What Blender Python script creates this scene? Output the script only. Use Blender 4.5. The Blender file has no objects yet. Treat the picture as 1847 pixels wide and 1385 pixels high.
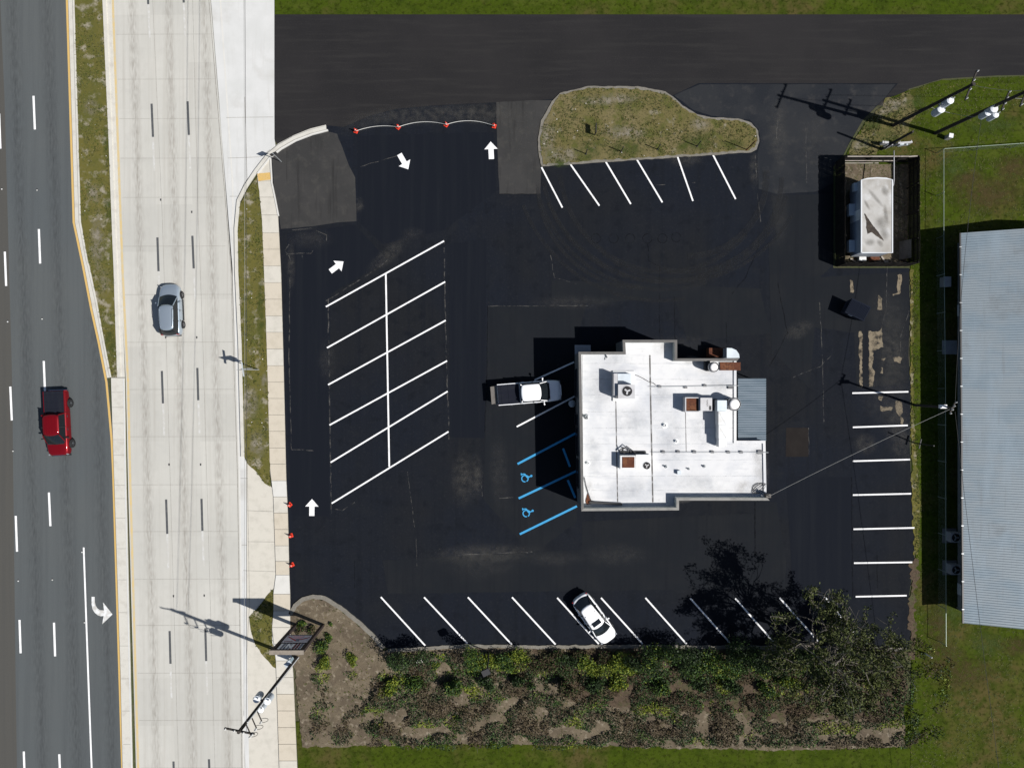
import bpy, bmesh, math, random
from mathutils import Vector, Matrix, Euler, noise as mnoise
from mathutils.geometry import tessellate_polygon
random.seed(7)
S = bpy.context.scene
COL = S.collection
R = math.radians
# ------------------------------------------------------------------ camera, sky, sun, exposure
CAM_H = 62.0          # flying height in metres
PPM = 20.0            # photograph pixels per metre on the ground
def W(px, py, h=0.0):
    """ground survey: photograph pixel + real height -> metres"""
    k = (CAM_H - h) / CAM_H
    return Vector(((px - 923.5) / PPM * k, (692.0 - py) / PPM * k, h))
cam = bpy.data.cameras.new('camera'); co = bpy.data.objects.new('camera', cam); COL.objects.link(co)
co.location = (0, 0, CAM_H); co.rotation_euler = (0, 0, 0)
cam.sensor_width = 36; cam.lens = 18 * CAM_H / (1847 / 2 / PPM)
cam.clip_start = 0.5; cam.clip_end = 3000
S.camera = co
SUN_EL = R(47)
TO_SUN = Vector((0.928, -0.372, 0)).normalized()
sd = Vector((TO_SUN.x * math.cos(SUN_EL), TO_SUN.y * math.cos(SUN_EL), math.sin(SUN_EL)))
wd = bpy.data.worlds.new('World'); S.world = wd; wd.use_nodes = True
nt = wd.node_tree; bg = nt.nodes['Background']
sky = nt.nodes.new('ShaderNodeTexSky'); sky.sky_type = 'NISHITA'; sky.sun_disc = False
sky.sun_elevation = SUN_EL; sky.sun_rotation = math.atan2(TO_SUN.x, TO_SUN.y)
sky.air_density = 1.0; sky.dust_density = 1.0
nt.links.new(sky.outputs[0], bg.inputs[0]); bg.inputs[1].default_value = 0.05
sl = bpy.data.lights.new('sun', 'SUN'); sl.energy = 4.6; sl.angle = R(0.5); sl.color = (1.0, 0.968, 0.925)
so = bpy.data.objects.new('sun', sl); COL.objects.link(so); so.location = sd * 100
so.rotation_euler = (-sd).to_track_quat('-Z', 'Y').to_euler()
vs = S.view_settings; vs.view_transform = 'Standard'; vs.look = 'None'; vs.gamma = 1; vs.exposure = 0.5
vs.use_curve_mapping = False

# ------------------------------------------------------------------ materials
def mat(name, base, rough=0.8, layers=(), bump=0.0, bscale=20, metal=0.0, coat=0.0, spec=0.3, emit=None, world=False):
    """layers: (scale(3 or 1), colour, lo, hi, strength, detail)"""
    m = bpy.data.materials.new(name); m.use_nodes = True
    t = m.node_tree; n = t.nodes; l = t.links; p = n['Principled BSDF']
    p.inputs['Base Color'].default_value = (*base, 1)
    p.inputs['Roughness'].default_value = rough; p.inputs['Metallic'].default_value = metal
    p.inputs['Coat Weight'].default_value = coat; p.inputs['Coat Roughness'].default_value = 0.06
    p.inputs['Specular IOR Level'].default_value = spec
    m.diffuse_color = (*base, 1)
    if layers or bump:
        if world:
            cs = n.new('ShaderNodeNewGeometry').outputs['Position']
        else:
            cs = n.new('ShaderNodeTexCoord').outputs['Object']
    prev = None
    for i, L in enumerate(layers):
        sc, c, lo, hi, st = L[:5]; det = L[5] if len(L) > 5 else 4
        if not isinstance(sc, tuple): sc = (sc, sc, sc)
        mp = n.new('ShaderNodeMapping'); mp.inputs['Scale'].default_value = sc
        mp.inputs['Location'].default_value = (i * 13.7, i * 5.3, 0)
        l.new(cs, mp.inputs[0])
        nz = n.new('ShaderNodeTexNoise'); nz.inputs['Scale'].default_value = 1; nz.inputs['Detail'].default_value = det
        nz.inputs['Roughness'].default_value = 0.6
        l.new(mp.outputs[0], nz.inputs['Vector'])
        mr = n.new('ShaderNodeMapRange'); mr.inputs[1].default_value = lo; mr.inputs[2].default_value = hi
        mr.inputs[4].default_value = st; l.new(nz.outputs[0], mr.inputs[0])
        mx = n.new('ShaderNodeMix'); mx.data_type = 'RGBA'
        l.new(mr.outputs[0], mx.inputs[0])
        if prev is None: mx.inputs[6].default_value = (*base, 1)
        else: l.new(prev, mx.inputs[6])
        mx.inputs[7].default_value = (*c, 1)
        prev = mx.outputs[2]
    if prev is not None: l.new(prev, p.inputs['Base Color'])
    if bump:
        nz = n.new('ShaderNodeTexNoise'); nz.inputs['Scale'].default_value = bscale; nz.inputs['Detail'].default_value = 3
        l.new(cs, nz.inputs['Vector'])
        b = n.new('ShaderNodeBump'); b.inputs['Strength'].default_value = bump; b.inputs['Distance'].default_value = 0.02
        l.new(nz.outputs[0], b.inputs['Height']); l.new(b.outputs[0], p.inputs['Normal'])
    m['_prev'] = 0
    return m

def math_node(t, op, a, b=None, c=None):
    n = t.nodes.new('ShaderNodeMath'); n.operation = op
    for i, v in enumerate((a, b, c)):
        if v is None: continue
        if isinstance(v, (int, float)): n.inputs[i].default_value = v
        else: t.links.new(v, n.inputs[i])
    return n.outputs[0]

def add_lane_wear(m, tilt, x0, lane, colour, strength, width, slab=None):
    """oil and tyre wear along the lanes (own colour of the worn strips), plus slab to slab variation"""
    t = m.node_tree; n = t.nodes; l = t.links; p = n['Principled BSDF']
    src = p.inputs['Base Color'].links[0].from_socket
    sx = n.new('ShaderNodeSeparateXYZ'); g = n.new('ShaderNodeNewGeometry'); l.new(g.outputs['Position'], sx.inputs[0])
    u = math_node(t, 'MULTIPLY_ADD', sx.outputs[1], tilt, sx.outputs[0])
    u = math_node(t, 'DIVIDE', math_node(t, 'SUBTRACT', u, x0), lane)
    # wobble
    mp = n.new('ShaderNodeMapping'); mp.inputs['Scale'].default_value = (0.5, 0.035, 1); l.new(g.outputs['Position'], mp.inputs[0])
    nz = n.new('ShaderNodeTexNoise'); nz.inputs['Scale'].default_value = 1; nz.inputs['Detail'].default_value = 5; l.new(mp.outputs[0], nz.inputs[0])
    uw = math_node(t, 'MULTIPLY_ADD', math_node(t, 'SUBTRACT', nz.outputs[0], 0.5), 0.07, u)
    fr = math_node(t, 'FRACT', uw)
    d0 = math_node(t, 'ABSOLUTE', math_node(t, 'SUBTRACT', fr, 0.5))
    c = math_node(t, 'MAXIMUM', math_node(t, 'SUBTRACT', 1.0, math_node(t, 'DIVIDE', d0, width)), 0.0)
    d1 = math_node(t, 'ABSOLUTE', math_node(t, 'SUBTRACT', d0, 0.27))
    w2 = math_node(t, 'MAXIMUM', math_node(t, 'SUBTRACT', 1.0, math_node(t, 'DIVIDE', d1, 0.12)), 0.0)
    f = math_node(t, 'MULTIPLY_ADD', w2, 0.12, c)
    mp2 = n.new('ShaderNodeMapping'); mp2.inputs['Scale'].default_value = (7.0, 1.3, 1); l.new(g.outputs['Position'], mp2.inputs[0])
    nz2 = n.new('ShaderNodeTexNoise'); nz2.inputs['Scale'].default_value = 1; nz2.inputs['Detail'].default_value = 8; l.new(mp2.outputs[0], nz2.inputs[0])
    mr = n.new('ShaderNodeMapRange'); mr.inputs[1].default_value = 0.3; mr.inputs[2].default_value = 0.7; l.new(nz2.outputs[0], mr.inputs[0])
    f = math_node(t, 'MULTIPLY', math_node(t, 'MULTIPLY', f, mr.outputs[0]), strength)
    mx = n.new('ShaderNodeMix'); mx.data_type = 'RGBA'; l.new(f, mx.inputs[0]); l.new(src, mx.inputs[6]); mx.inputs[7].default_value = (*colour, 1)
    out = mx.outputs[2]
    if slab:
        cx = n.new('ShaderNodeCombineXYZ'); l.new(math_node(t, 'FLOOR', u), cx.inputs[0])
        l.new(math_node(t, 'FLOOR', math_node(t, 'DIVIDE', math_node(t, 'ADD', sx.outputs[1], slab[1]), slab[0])), cx.inputs[1])
        wn = n.new('ShaderNodeTexWhiteNoise'); l.new(cx.outputs[0], wn.inputs[0])
        hs = n.new('ShaderNodeHueSaturation'); l.new(out, hs.inputs['Color'])
        l.new(math_node(t, 'MULTIPLY_ADD', wn.outputs[0], 0.09, 0.955), hs.inputs['Value'])
        out = hs.outputs[0]
    l.new(out, p.inputs['Base Color'])

def stain_mat(name, colour, alpha, lo=0.35, hi=0.7, scale=1.4, radial=True, stretch=(1, 1, 1)):
    """thin dusty / sandy film: part see-through"""
    m = bpy.data.materials.new(name); m.use_nodes = True
    t = m.node_tree; n = t.nodes; l = t.links; p = n['Principled BSDF']
    p.inputs['Base Color'].default_value = (*colour, 1); p.inputs['Roughness'].default_value = 0.95; p.inputs['Specular IOR Level'].default_value = 0.1
    g = n.new('ShaderNodeNewGeometry')
    mp = n.new('ShaderNodeMapping'); mp.inputs['Scale'].default_value = stretch; l.new(g.outputs['Position'], mp.inputs[0])
    nz = n.new('ShaderNodeTexNoise'); nz.inputs['Scale'].default_value = scale; nz.inputs['Detail'].default_value = 9; nz.inputs['Roughness'].default_value = 0.68
    l.new(mp.outputs[0], nz.inputs[0])
    mr = n.new('ShaderNodeMapRange'); mr.inputs[1].default_value = lo; mr.inputs[2].default_value = hi; mr.inputs[4].default_value = alpha
    l.new(nz.outputs[0], mr.inputs[0]); f = mr.outputs[0]
    if radial:
        tc = n.new('ShaderNodeTexCoord'); vl = n.new('ShaderNodeVectorMath'); vl.operation = 'LENGTH'; l.new(tc.outputs['Object'], vl.inputs[0])
        fo = n.new('ShaderNodeMapRange'); fo.interpolation_type = 'SMOOTHSTEP'; fo.inputs[1].default_value = 1.0; fo.inputs[2].default_value = 0.1; l.new(vl.outputs['Value'], fo.inputs[0])
        f = math_node(t, 'MULTIPLY', f, fo.outputs[0])
    l.new(f, p.inputs['Alpha'])
    return m

GRASS_LAYERS = [(0.35, (0.060, 0.058, 0.020), 0.42, 0.62, 0.9), (2.2, (0.036, 0.048, 0.012), 0.46, 0.64, 0.8, 6), (1.0, (0.17, 0.15, 0.10), 0.54, 0.68, 0.9, 8), (9, (0.03, 0.034, 0.012), 0.5, 0.68, 0.7, 4)]
M = dict(
 ground=mat('ground_soil', (0.055, 0.052, 0.028), 0.95, [(0.08, (0.045, 0.055, 0.018), 0.4, 0.6, 1), (0.8, (0.10, 0.085, 0.055), 0.55, 0.7, .7, 8), (6, (0.025, 0.03, 0.012), .45, .7, .6)], 0.5, 10, world=True),
 asphalt_road=mat('road_asphalt', (0.066, 0.075, 0.079), 0.9, [(0.05, (0.073, 0.080, 0.081), .4, .6, 1), ((2.5, .06, 1), (0.055, 0.061, 0.064), .45, .7, .6, 6), (14, (0.095, 0.105, 0.108), .52, .75, .6, 3)], 0.15, 60, world=True),
 shoulder=mat('worn_asphalt', (0.060, 0.058, 0.052), 0.9, [((2.5, .06, 1), (0.050, 0.05, 0.047), .45, .7, .7, 6), (14, (0.08, 0.08, 0.078), .52, .75, .6, 3)], 0.15, 60, world=True),
 concrete=mat('highway_concrete', (0.395, 0.388, 0.357), 0.85, [(0.12, (0.43, 0.42, 0.385), .4, .62, 1), ((3.2, .05, 1), (0.34, 0.325, 0.29), .5, .72, .65, 6), (0.9, (0.36, 0.35, 0.32), .52, .7, .4, 8), (20, (0.33, 0.32, 0.3), .55, .75, .4, 2)], 0.1, 60, world=True),
 apron=mat('apron_concrete', (0.46, 0.462, 0.45), 0.85, [(0.4, (0.50, 0.50, 0.49), .4, .62, 1, 6), (0.22, (0.37, 0.36, 0.335), .55, .72, .7, 8), ((2.5, .2, 1), (0.40, 0.39, 0.37), .55, .72, .5, 6)], 0.1, 60, world=True),
 kerb=mat('kerb_concrete', (0.47, 0.455, 0.41), 0.85, [(1.2, (0.38, 0.36, 0.32), .5, .7, .8, 8), (9, (0.34, 0.32, .29), .56, .72, .5, 4)], 0.15, 40, world=True),
 kerb_old=mat('old_kerb_concrete', (0.15, 0.14, 0.12), 0.9, [(1.5, (0.12, 0.11, 0.09), .45, .65, .9, 8), (9, (0.30, 0.28, .24), .56, .72, .6, 4)], 0.3, 30, world=True),
 gap=mat('joint_dirt', (0.19, 0.18, 0.16), 0.95, [(3, (0.30, .29, .26), .45, .65, .9, 6)], world=True),
 lot=mat('sealed_asphalt', (0.0086, 0.0106, 0.0156), 0.95, [(0.07, (0.0105, 0.0116, 0.0140), .42, .6, 1, 3), ((1.6, .04, 1), (0.0075, 0.0090, 0.0125), .48, .68, .8, 6), (0.55, (0.0125, 0.0140, 0.0170), .56, .72, .6, 8), (5, (0.0185, .0195, .0225), .55, .72, .55, 6), (0.9, (0.0062, .0075, .0105), .54, .68, .7, 7), (16, (0.004, .0048, .0065), .52, .74, .45, 2), (2.3, (0.085, .082, .078), .735, .78, .7, 5)], 0.12, 60, spec=0.06, world=True),
 old_lot=mat('old_brown_asphalt', (0.038, 0.0372, 0.0368), 0.95, [(0.3, (0.031, 0.0308, 0.0308), .4, .6, 1, 6), (1.2, (0.052, 0.050, 0.046), .52, .7, .7, 8), (12, (0.045, .042, .038), .54, .74, .6, 3), ((2.2, .15, 1), (.016, .0155, .0155), .55, .7, .6, 6)], 0.2, 60, spec=.08, world=True),
 street=mat('side_street_asphalt', (0.020, 0.0190, 0.0198), 0.95, [(0.1, (0.016, 0.0155, 0.0165), .4, .6, 1), ((.15, 2.2, 1), (0.026, .025, .0245), .5, .72, .7, 6), (12, (0.036, .034, .033), .56, .74, .6, 3)], 0.2, 60, spec=.08, world=True),
 grey_lot=mat('worn_grey_asphalt', (0.021, 0.0225, 0.0255), 0.95, [(0.25, (0.0145, 0.0165, 0.0205), .42, .6, 1, 6), (1.1, (0.034, 0.0335, 0.034), .54, .7, .8, 8), (12, (0.04, .04, .04), .56, .74, .5, 3)], 0.2, 60, spec=.08, world=True),
 lot_dark=mat('fresh_sealcoat', (0.0072, 0.0088, 0.0130), 0.95, [((1.6, .05, 1), (0.0098, .0116, .0155), .48, .68, .8, 6), (14, (.014, .0155, .018), .58, .74, .4, 3)], .1, 60, spec=.06, world=True),
 lot_mid=mat('greyed_sealcoat', (0.0102, 0.0118, 0.0148), 0.95, [((.3, .3, 1), (0.0125, .0138, .0162), .45, .65, .9, 6), ((2.5, .08, 1), (.0085, .0097, .0125), .5, .7, .7, 5), (12, (.02, .0205, .021), .58, .74, .5, 3)], .1, 60, spec=.06, world=True),
 brown_patch=mat('brown_patch_asphalt', (0.0145, 0.0125, 0.0120), 0.9, [(1.2, (.0185, .0162, .015), .45, .65, .8, 6)], .2, 50, spec=.06, world=True),
 median=mat('verge_grass', (0.100, 0.090, 0.024), 0.95, [(0.3, (0.078, 0.078, 0.020), .45, .62, 1, 3), (1.1, (0.25, 0.225, 0.175), .54, .66, .9, 10), (4, (0.05, 0.055, 0.018), .52, .68, .6, 6), (13, (0.12, 0.11, 0.06), .55, .7, .6, 3)], 0.6, 18, spec=.04, world=True),
 island=mat('dry_island_grass', (0.110, 0.094, 0.038), 0.95, [(0.22, (0.135, 0.112, 0.055), .45, .6, .9, 4), (0.8, (0.066, 0.072, 0.018), .48, .62, .9, 8), (1.1, (0.21, 0.19, 0.15), .60, .70, .85, 9), (7, (0.045, 0.042, 0.02), .5, .68, .8, 4), (16, (0.16, 0.14, .09), .6, .74, .6, 2)], 0.6, 18, spec=.04, world=True),
 lawn=mat('lawn_grass', (0.037, 0.055, 0.0045), 0.95, [(0.13, (0.064, 0.053, 0.018), .50, .62, 1, 6), (0.5, (0.052, 0.066, 0.010), .52, .66, .8, 6), (0.9, (0.024, 0.038, 0.0035), .46, .62, .8, 7), (3, (0.014, 0.019, 0.002), .5, .66, .8, 6), (8, (0.07, 0.068, .025), .56, .72, .6, 4)], 0.6, 18, spec=.03, world=True),
 dirt=mat('bed_dirt', (0.118, 0.094, 0.062), 0.95, [(0.5, (0.078, 0.060, 0.040), .42, .62, 1, 6), (2.5, (0.23, 0.195, 0.145), .54, .7, .85, 8), (11, (0.045, 0.035, .026), .52, .7, .8, 4), (0.9, (.06, .055, .03), .55, .7, .6, 4)], 0.7, 15, world=True),
 leaf_litter=mat('brown_leaf_litter', (0.066, 0.046, 0.030), 0.95, [(4, (0.04, 0.027, 0.017), .45, .62, .9, 6), (12, (0.12, 0.09, .06), .56, .7, .8, 4), (1, (.05, .055, .02), .52, .66, .8, 5)], 0.7, 15, world=True),
 sand=mat('bare_sand', (0.27, 0.225, 0.165), 0.95, [(1.5, (0.17, 0.14, 0.10), .48, .66, .9, 8), (9, (0.33, 0.28, .21), .52, .7, .7, 4)], 0.4, 20, world=True),
 white_paint=mat('white_road_paint', (0.70, 0.70, 0.70), 0.8, [(1.6, (0.52, 0.52, 0.52), .50, .70, .7, 8), (9, (.22, .22, .22), .64, .74, .8, 5), (30, (.5, .5, .5), .6, .75, .5, 2)], world=True),
 worn_paint=mat('worn_white_paint', (0.60, 0.61, 0.61), 0.8, [(2.2, (0.41, 0.40, 0.375), .42, .6, 1, 8)], world=True),
 faint_paint=mat('faded_white_paint', (0.47, 0.47, 0.455), 0.8, [(2.2, (0.41, 0.40, 0.37), .38, .55, 1, 8)], world=True),
 black_paint=mat('black_lane_paint', (0.062, 0.066, 0.07), 0.85, [(3, (0.10, 0.10, .10), .5, .68, .8, 8)], world=True),
 yellow_paint=mat('yellow_road_paint', (0.49, 0.325, 0.105), 0.75, [(2, (0.46, 0.32, 0.13), .45, .65, .8, 8)], world=True),
 pale_yellow=mat('worn_yellow_paint', (0.48, 0.365, 0.175), 0.8, [(2, (0.43, 0.37, 0.25), .4, .62, .9, 8)], world=True),
 blue_paint=mat('blue_road_paint', (0.030, 0.235, 0.46), 0.7, [(4, (0.04, .27, .48), .45, .65, .8, 5)], world=True),
 sw_a=mat('sidewalk_cream', (0.45, 0.405, 0.33), 0.9, [(1.2, (0.39, .35, .28), .48, .68, .8, 8), (14, (.34, .3, .25), .58, .74, .5, 3)], .1, 50, world=True),
 sw_b=mat('sidewalk_pale', (0.47, 0.445, 0.39), 0.9, [(1.2, (0.40, .38, .33), .48, .68, .8, 8), (14, (.36, .34, .3), .58, .74, .5, 3)], .1, 50, world=True),
 sw_c=mat('sidewalk_new', (0.51, 0.50, 0.47), 0.9, [(1.2, (0.46, .45, .42), .48, .68, .8, 8)], .1, 50, world=True),
 black=mat('black_rubber', (0.012, 0.012, 0.013), 0.85),
 darkplastic=mat('dark_plastic', (0.018, 0.018, 0.02), 0.6),
 chrome=mat('bright_metal', (0.55, 0.56, 0.57), 0.25, metal=1.0),
 rim=mat('wheel_alloy', (0.30, 0.30, 0.31), 0.35, metal=0.9),
 steel=mat('galvanised_steel', (0.36, 0.38, 0.39), 0.5, [(3, (.26, .27, .28), .45, .65, .8, 6)], metal=0.4),
 dark_steel=mat('dark_steel', (0.03, 0.03, 0.032), 0.6),
 headlight=mat('headlight_lens', (0.22, 0.23, 0.25), 0.1, coat=1.0),
 taillight=mat('taillight_lens', (0.22, 0.012, 0.014), 0.2, coat=1.0),
 silver=mat('silver_car_paint', (0.36, 0.42, 0.48), 0.33, metal=0.6, coat=0.8),
 red=mat('red_car_paint', (0.155, 0.003, 0.007), 0.36, metal=0.35, coat=0.45, spec=.15),
 white_car=mat('white_car_paint', (0.78, 0.79, 0.80), 0.35, coat=0.7),
 interior=mat('car_interior', (0.010, 0.010, 0.011), 0.9, [(6, (.018, .017, .016), .45, .65, .8)]),
 tonneau=mat('vinyl_cover', (0.010, 0.0115, 0.018), 0.9, [((.3, 3, 1), (.014, .0155, .021), .45, .65, .8, 4)], spec=.08),
 plate=mat('number_plate', (0.6, 0.6, 0.58), 0.5),
 roofwhite=mat('white_roof_coating', (0.50, 0.505, 0.515), 0.75, [(0.16, (0.57, 0.57, 0.57), .45, .62, 1, 4), (0.5, (0.44, 0.452, 0.475), .48, .66, .8, 9), ((.25, 1.6, 1), (.40, .412, .435), .55, .70, .7, 8), (0.30, (0.36, 0.345, 0.325), .63, .74, .6, 9), (3, (.42, .42, .42), .6, .72, .5, 5)], .15, 8, world=True),
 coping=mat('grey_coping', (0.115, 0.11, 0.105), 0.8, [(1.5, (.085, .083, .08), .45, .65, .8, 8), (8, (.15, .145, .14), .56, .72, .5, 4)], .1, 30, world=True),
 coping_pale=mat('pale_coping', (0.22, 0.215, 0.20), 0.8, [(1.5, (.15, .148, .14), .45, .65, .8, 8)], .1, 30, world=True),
 wall=mat('grey_stucco', (0.15, 0.15, 0.15), 0.9, [(0.8, (.11, .11, .11), .45, .65, .8, 8)], .3, 40, world=True),
 inner_wall=mat('parapet_inner', (0.42, 0.44, 0.42), 0.85, [(1.5, (.25, .28, .25), .48, .68, .8, 8)], world=True),
 seam=mat('roof_seam_tar', (0.10, 0.095, 0.09), 0.9, [(2, (.3, .3, .3), .5, .62, .9, 8)], world=True),
 unit=mat('unit_grey_metal', (0.42, 0.42, 0.43), 0.55, [(1.2, (.33, .32, .32), .45, .65, .8, 6)], metal=.2),
 unit_white=mat('unit_white_metal', (0.62, 0.63, 0.63), 0.6, [(1.2, (.5, .49, .47), .48, .68, .8, 6)]),
 duct=mat('duct_metal', (0.48, 0.53, 0.57), 0.5, [(1.2, (.40, .44, .47), .45, .65, .8, 6)], metal=.2),
 rust=mat('rusty_steel', (0.085, 0.027, 0.013), 0.9, [(1.6, (.135, .055, .025), .45, .65, .9, 8), (5, (.04, .015, .01), .5, .66, .8, 5)], .2, 20),
 fanblack=mat('fan_black', (0.008, 0.008, 0.009), 0.6),
 canopy=mat('blue_grey_sheet', (0.155, 0.19, 0.222), 0.5, [((.3, 3, 1), (.10, .135, .165), .45, .65, .9, 6)], metal=.2, world=True),
 walk=mat('walkway_concrete', (0.26, 0.27, 0.29), 0.9, [(1, (.2, .21, .22), .45, .65, .8, 6)], world=True),
 metalroof=mat('metal_roof_sheet', (0.204, 0.238, 0.262), 0.5, [((.12, .5, 1), (.170, .215, .25), .45, .62, .9, 5), ((.6, .15, 1), (.22, .27, .31), .5, .68, .7, 8), (.22, (.145, .162, .172), .58, .68, .7, 9), ((3, .25, 1), (.165, .185, .2), .58, .72, .6, 8)], metal=.15, world=True),
 metalwall=mat('metal_wall_sheet', (0.24, 0.25, 0.25), 0.6, [(.8, (.19, .2, .2), .45, .65, .8, 6)], world=True),
 darkgutter=mat('dark_gutter', (0.03, 0.03, 0.032), 0.5),
 fencewood=mat('dark_fence_wood', (0.014, 0.0125, 0.0115), 0.9, [(1.5, (.024, .021, .019), .45, .65, .9, 8), ((4, 4, .6), (.007, .007, .007), .5, .68, .8, 5)], .2, 20, spec=.1),
 palewood=mat('weathered_rail', (0.30, 0.27, 0.24), 0.9, [(2, (.2, .17, .14), .45, .65, .8, 6)]),
 greywood=mat('weathered_board', (0.13, 0.12, 0.11), 0.9, [(2, (.08, .07, .06), .45, .65, .8, 6)]),
 trailer=mat('trailer_side', (0.30, 0.33, 0.37), 0.6, [(1.2, (.24, .26, .3), .45, .65, .8, 6)]),
 trailroof=mat('dirty_roof_membrane', (0.37, 0.362, 0.345), 0.85, [(0.45, (0.265, 0.25, 0.225), .42, .62, .9, 4), (0.8, (0.46, 0.462, 0.46), .54, .68, .8, 6), (6, (.4, .39, .37), .58, .72, .5, 6)], .1, 20),
 trailrim=mat('white_rim', (0.54, 0.56, 0.58), 0.6, [(5, (.5, .5, .5), .55, .7, .6, 5)]),
 grime=mat('grime_film', (0.17, 0.155, 0.135), 0.85, [(2.5, (.25, .235, .21), .45, .65, .9, 7)]),
 tear=mat('roof_tear', (0.035, 0.028, 0.023), 0.95, [(4, (.075, .06, .045), .5, .66, .9, 6)]),
 dumpster=mat('dumpster_navy', (0.013, 0.016, 0.026), 0.75, [(2, (.026, .03, .04), .5, .68, .8, 6)]),
 lid=mat('dumpster_lid', (0.010, 0.013, 0.022), 0.85, spec=.06),
 polewood=mat('pole_wood', (0.034, 0.030, 0.027), 0.9, [((5, 5, .4), (.06, .052, .045), .48, .66, .8, 6)]),
 xfmr=mat('transformer_grey', (0.42, 0.46, 0.50), 0.45),
 xlid=mat('transformer_lid', (0.66, 0.69, 0.72), 0.5),
 porcelain=mat('porcelain', (0.5, 0.5, 0.48), 0.3),
 cable=mat('cable_black', (0.03, 0.03, 0.032), 0.7),
 cable_pale=mat('cable_aluminium', (0.22, 0.22, 0.21), 0.6),
 orange=mat('cone_orange', (0.62, 0.045, 0.02), 0.6),
 conewhite=mat('cone_collar', (0.75, 0.73, 0.72), 0.5),
 rope=mat('white_rope', (0.55, 0.55, 0.52), 0.8),
 signback=mat('sign_frame_brown', (0.028, 0.020, 0.019), 0.7),
 signbar=mat('sign_top_tan', (0.22, 0.19, 0.155), 0.8, [(3, (.15, .13, .11), .45, .65, .8, 5)]),
 signpanel=mat('sign_panel_lilac', (0.55, 0.52, 0.56), 0.6, [(1.5, (.45, .42, .46), .45, .65, .8, 5)]),
 signred=mat('sign_red', (0.38, 0.04, 0.05), 0.6),
 signpink=mat('sign_pink', (0.6, 0.36, 0.4), 0.6),
 signmaroon=mat('sign_maroon', (0.16, 0.035, 0.045), 0.6),
 signblue=mat('sign_slate', (0.15, 0.17, 0.23), 0.6),
 signwhite=mat('sign_white', (0.82, 0.82, 0.82), 0.6),
 bluebox=mat('cabinet_bluegrey', (0.33, 0.42, 0.47), 0.5),
 bark=mat('bark_grey', (0.14, 0.125, 0.105), 0.95, [((6, 6, 1.5), (.07, .06, .05), .45, .65, .9, 6), (3, (.2, .185, .16), .55, .7, .7, 6)], .3, 20, world=True),
 darkbark=mat('bark_dark', (0.055, 0.045, 0.036), 0.95, [((6, 6, 1.5), (.03, .025, .02), .45, .65, .9, 6)], world=True),
 leaf_olive=mat('oak_leaves', (0.062, 0.074, 0.025), 0.7, [(0.8, (0.080, 0.092, 0.029), .42, .6, .9, 4), (5, (0.03, .04, .013), .5, .68, .7, 4), (9, (.09, .095, .04), .62, .74, .7, 2)], spec=.12, world=True),
 leaf_green=mat('shrub_leaves_green', (0.034, 0.075, 0.012), 0.65, [(1.5, (0.055, 0.105, 0.014), .45, .62, .9, 4), (7, (0.016, .036, .008), .45, .65, .8, 4)], spec=.3, world=True),
 leaf_yellow=mat('shrub_leaves_yellow', (0.14, 0.17, 0.014), 0.65, [(2.5, (0.075, 0.115, 0.012), .45, .62, .9, 4), (7, (0.24, .24, .03), .55, .7, .8, 3)], spec=.3, world=True),
 leaf_dark=mat('shrub_leaves_dark', (0.015, 0.030, 0.008), 0.65, [(1.5, (0.026, 0.046, 0.011), .45, .62, .9, 4), (7, (0.008, .014, .005), .45, .65, .8, 4)], spec=.3, world=True),
 leaf_brown=mat('dead_leaves', (0.062, 0.043, 0.024), 0.8, [(2.5, (0.05, 0.035, 0.018), .45, .62, .9, 4), (7, (0.06, .065, .02), .52, .66, .8, 3)], world=True),
 tuft_green=mat('tuft_green', (0.050, 0.066, 0.010), 0.8, [(0.5, (0.065, 0.075, 0.02), .42, .6, .9, 3)], spec=.2, world=True),
 tuft_dry=mat('tuft_dry', (0.125, 0.108, 0.036), 0.85, [(0.5, (0.075, 0.078, 0.03), .42, .6, .9, 3)], spec=.2, world=True),
 tuft_dark=mat('tuft_dark', (0.036, 0.042, 0.007), 0.8, [(0.5, (0.035, 0.038, 0.014), .42, .6, .9, 3)], spec=.2, world=True),
 skin=mat('skin', (0.36, 0.17, 0.10), 0.6), shirt=mat('grey_shirt', (0.28, 0.25, 0.23), 0.8), hair=mat('dark_hair', (0.02, 0.014, 0.01), 0.6),
 pale_debris=mat('pale_debris', (0.55, 0.53, 0.48), 0.8, [(8, (.4, .38, .34), .45, .65, .8)]),
 concrete_block=mat('block_grey', (0.13, 0.13, 0.135), 0.9),
)
add_lane_wear(M['concrete'], 0.0326, (307.5 - 923.5) / PPM + 0.0326 * (692 - 1140) / PPM * 1.0 - 0, 3.25, (0.205, 0.19, 0.165), 0.78, 0.19, slab=(4.27, 0.9))
add_lane_wear(M['asphalt_road'], 0.0402, (99 - 923.5) / PPM + 0.0402 * (692 - 1150) / PPM, 3.12, (0.026, 0.0275, 0.029), 0.62, 0.26)
# tinted see-through car glass
def glass_mat(name, tint, k):
    m = bpy.data.materials.new(name); m.use_nodes = True; t = m.node_tree; n = t.nodes; l = t.links
    p = n['Principled BSDF']; p.inputs['Base Color'].default_value = (0.01, 0.013, 0.016, 1); p.inputs['Roughness'].default_value = 0.04
    p.inputs['Specular IOR Level'].default_value = 0.6
    tr = n.new('ShaderNodeBsdfTransparent'); tr.inputs[0].default_value = (*tint, 1)
    mx = n.new('ShaderNodeMixShader'); mx.inputs[0].default_value = k
    l.new(tr.outputs[0], mx.inputs[1]); l.new(p.outputs[0], mx.inputs[2]); l.new(mx.outputs[0], n['Material Output'].inputs[0])
    return m
M['glass'] = glass_mat('tinted_glass', (.22, .25, .27), 0.8)
M['glass_dark'] = glass_mat('privacy_glass', (.06, .07, .08), 0.93)

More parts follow.
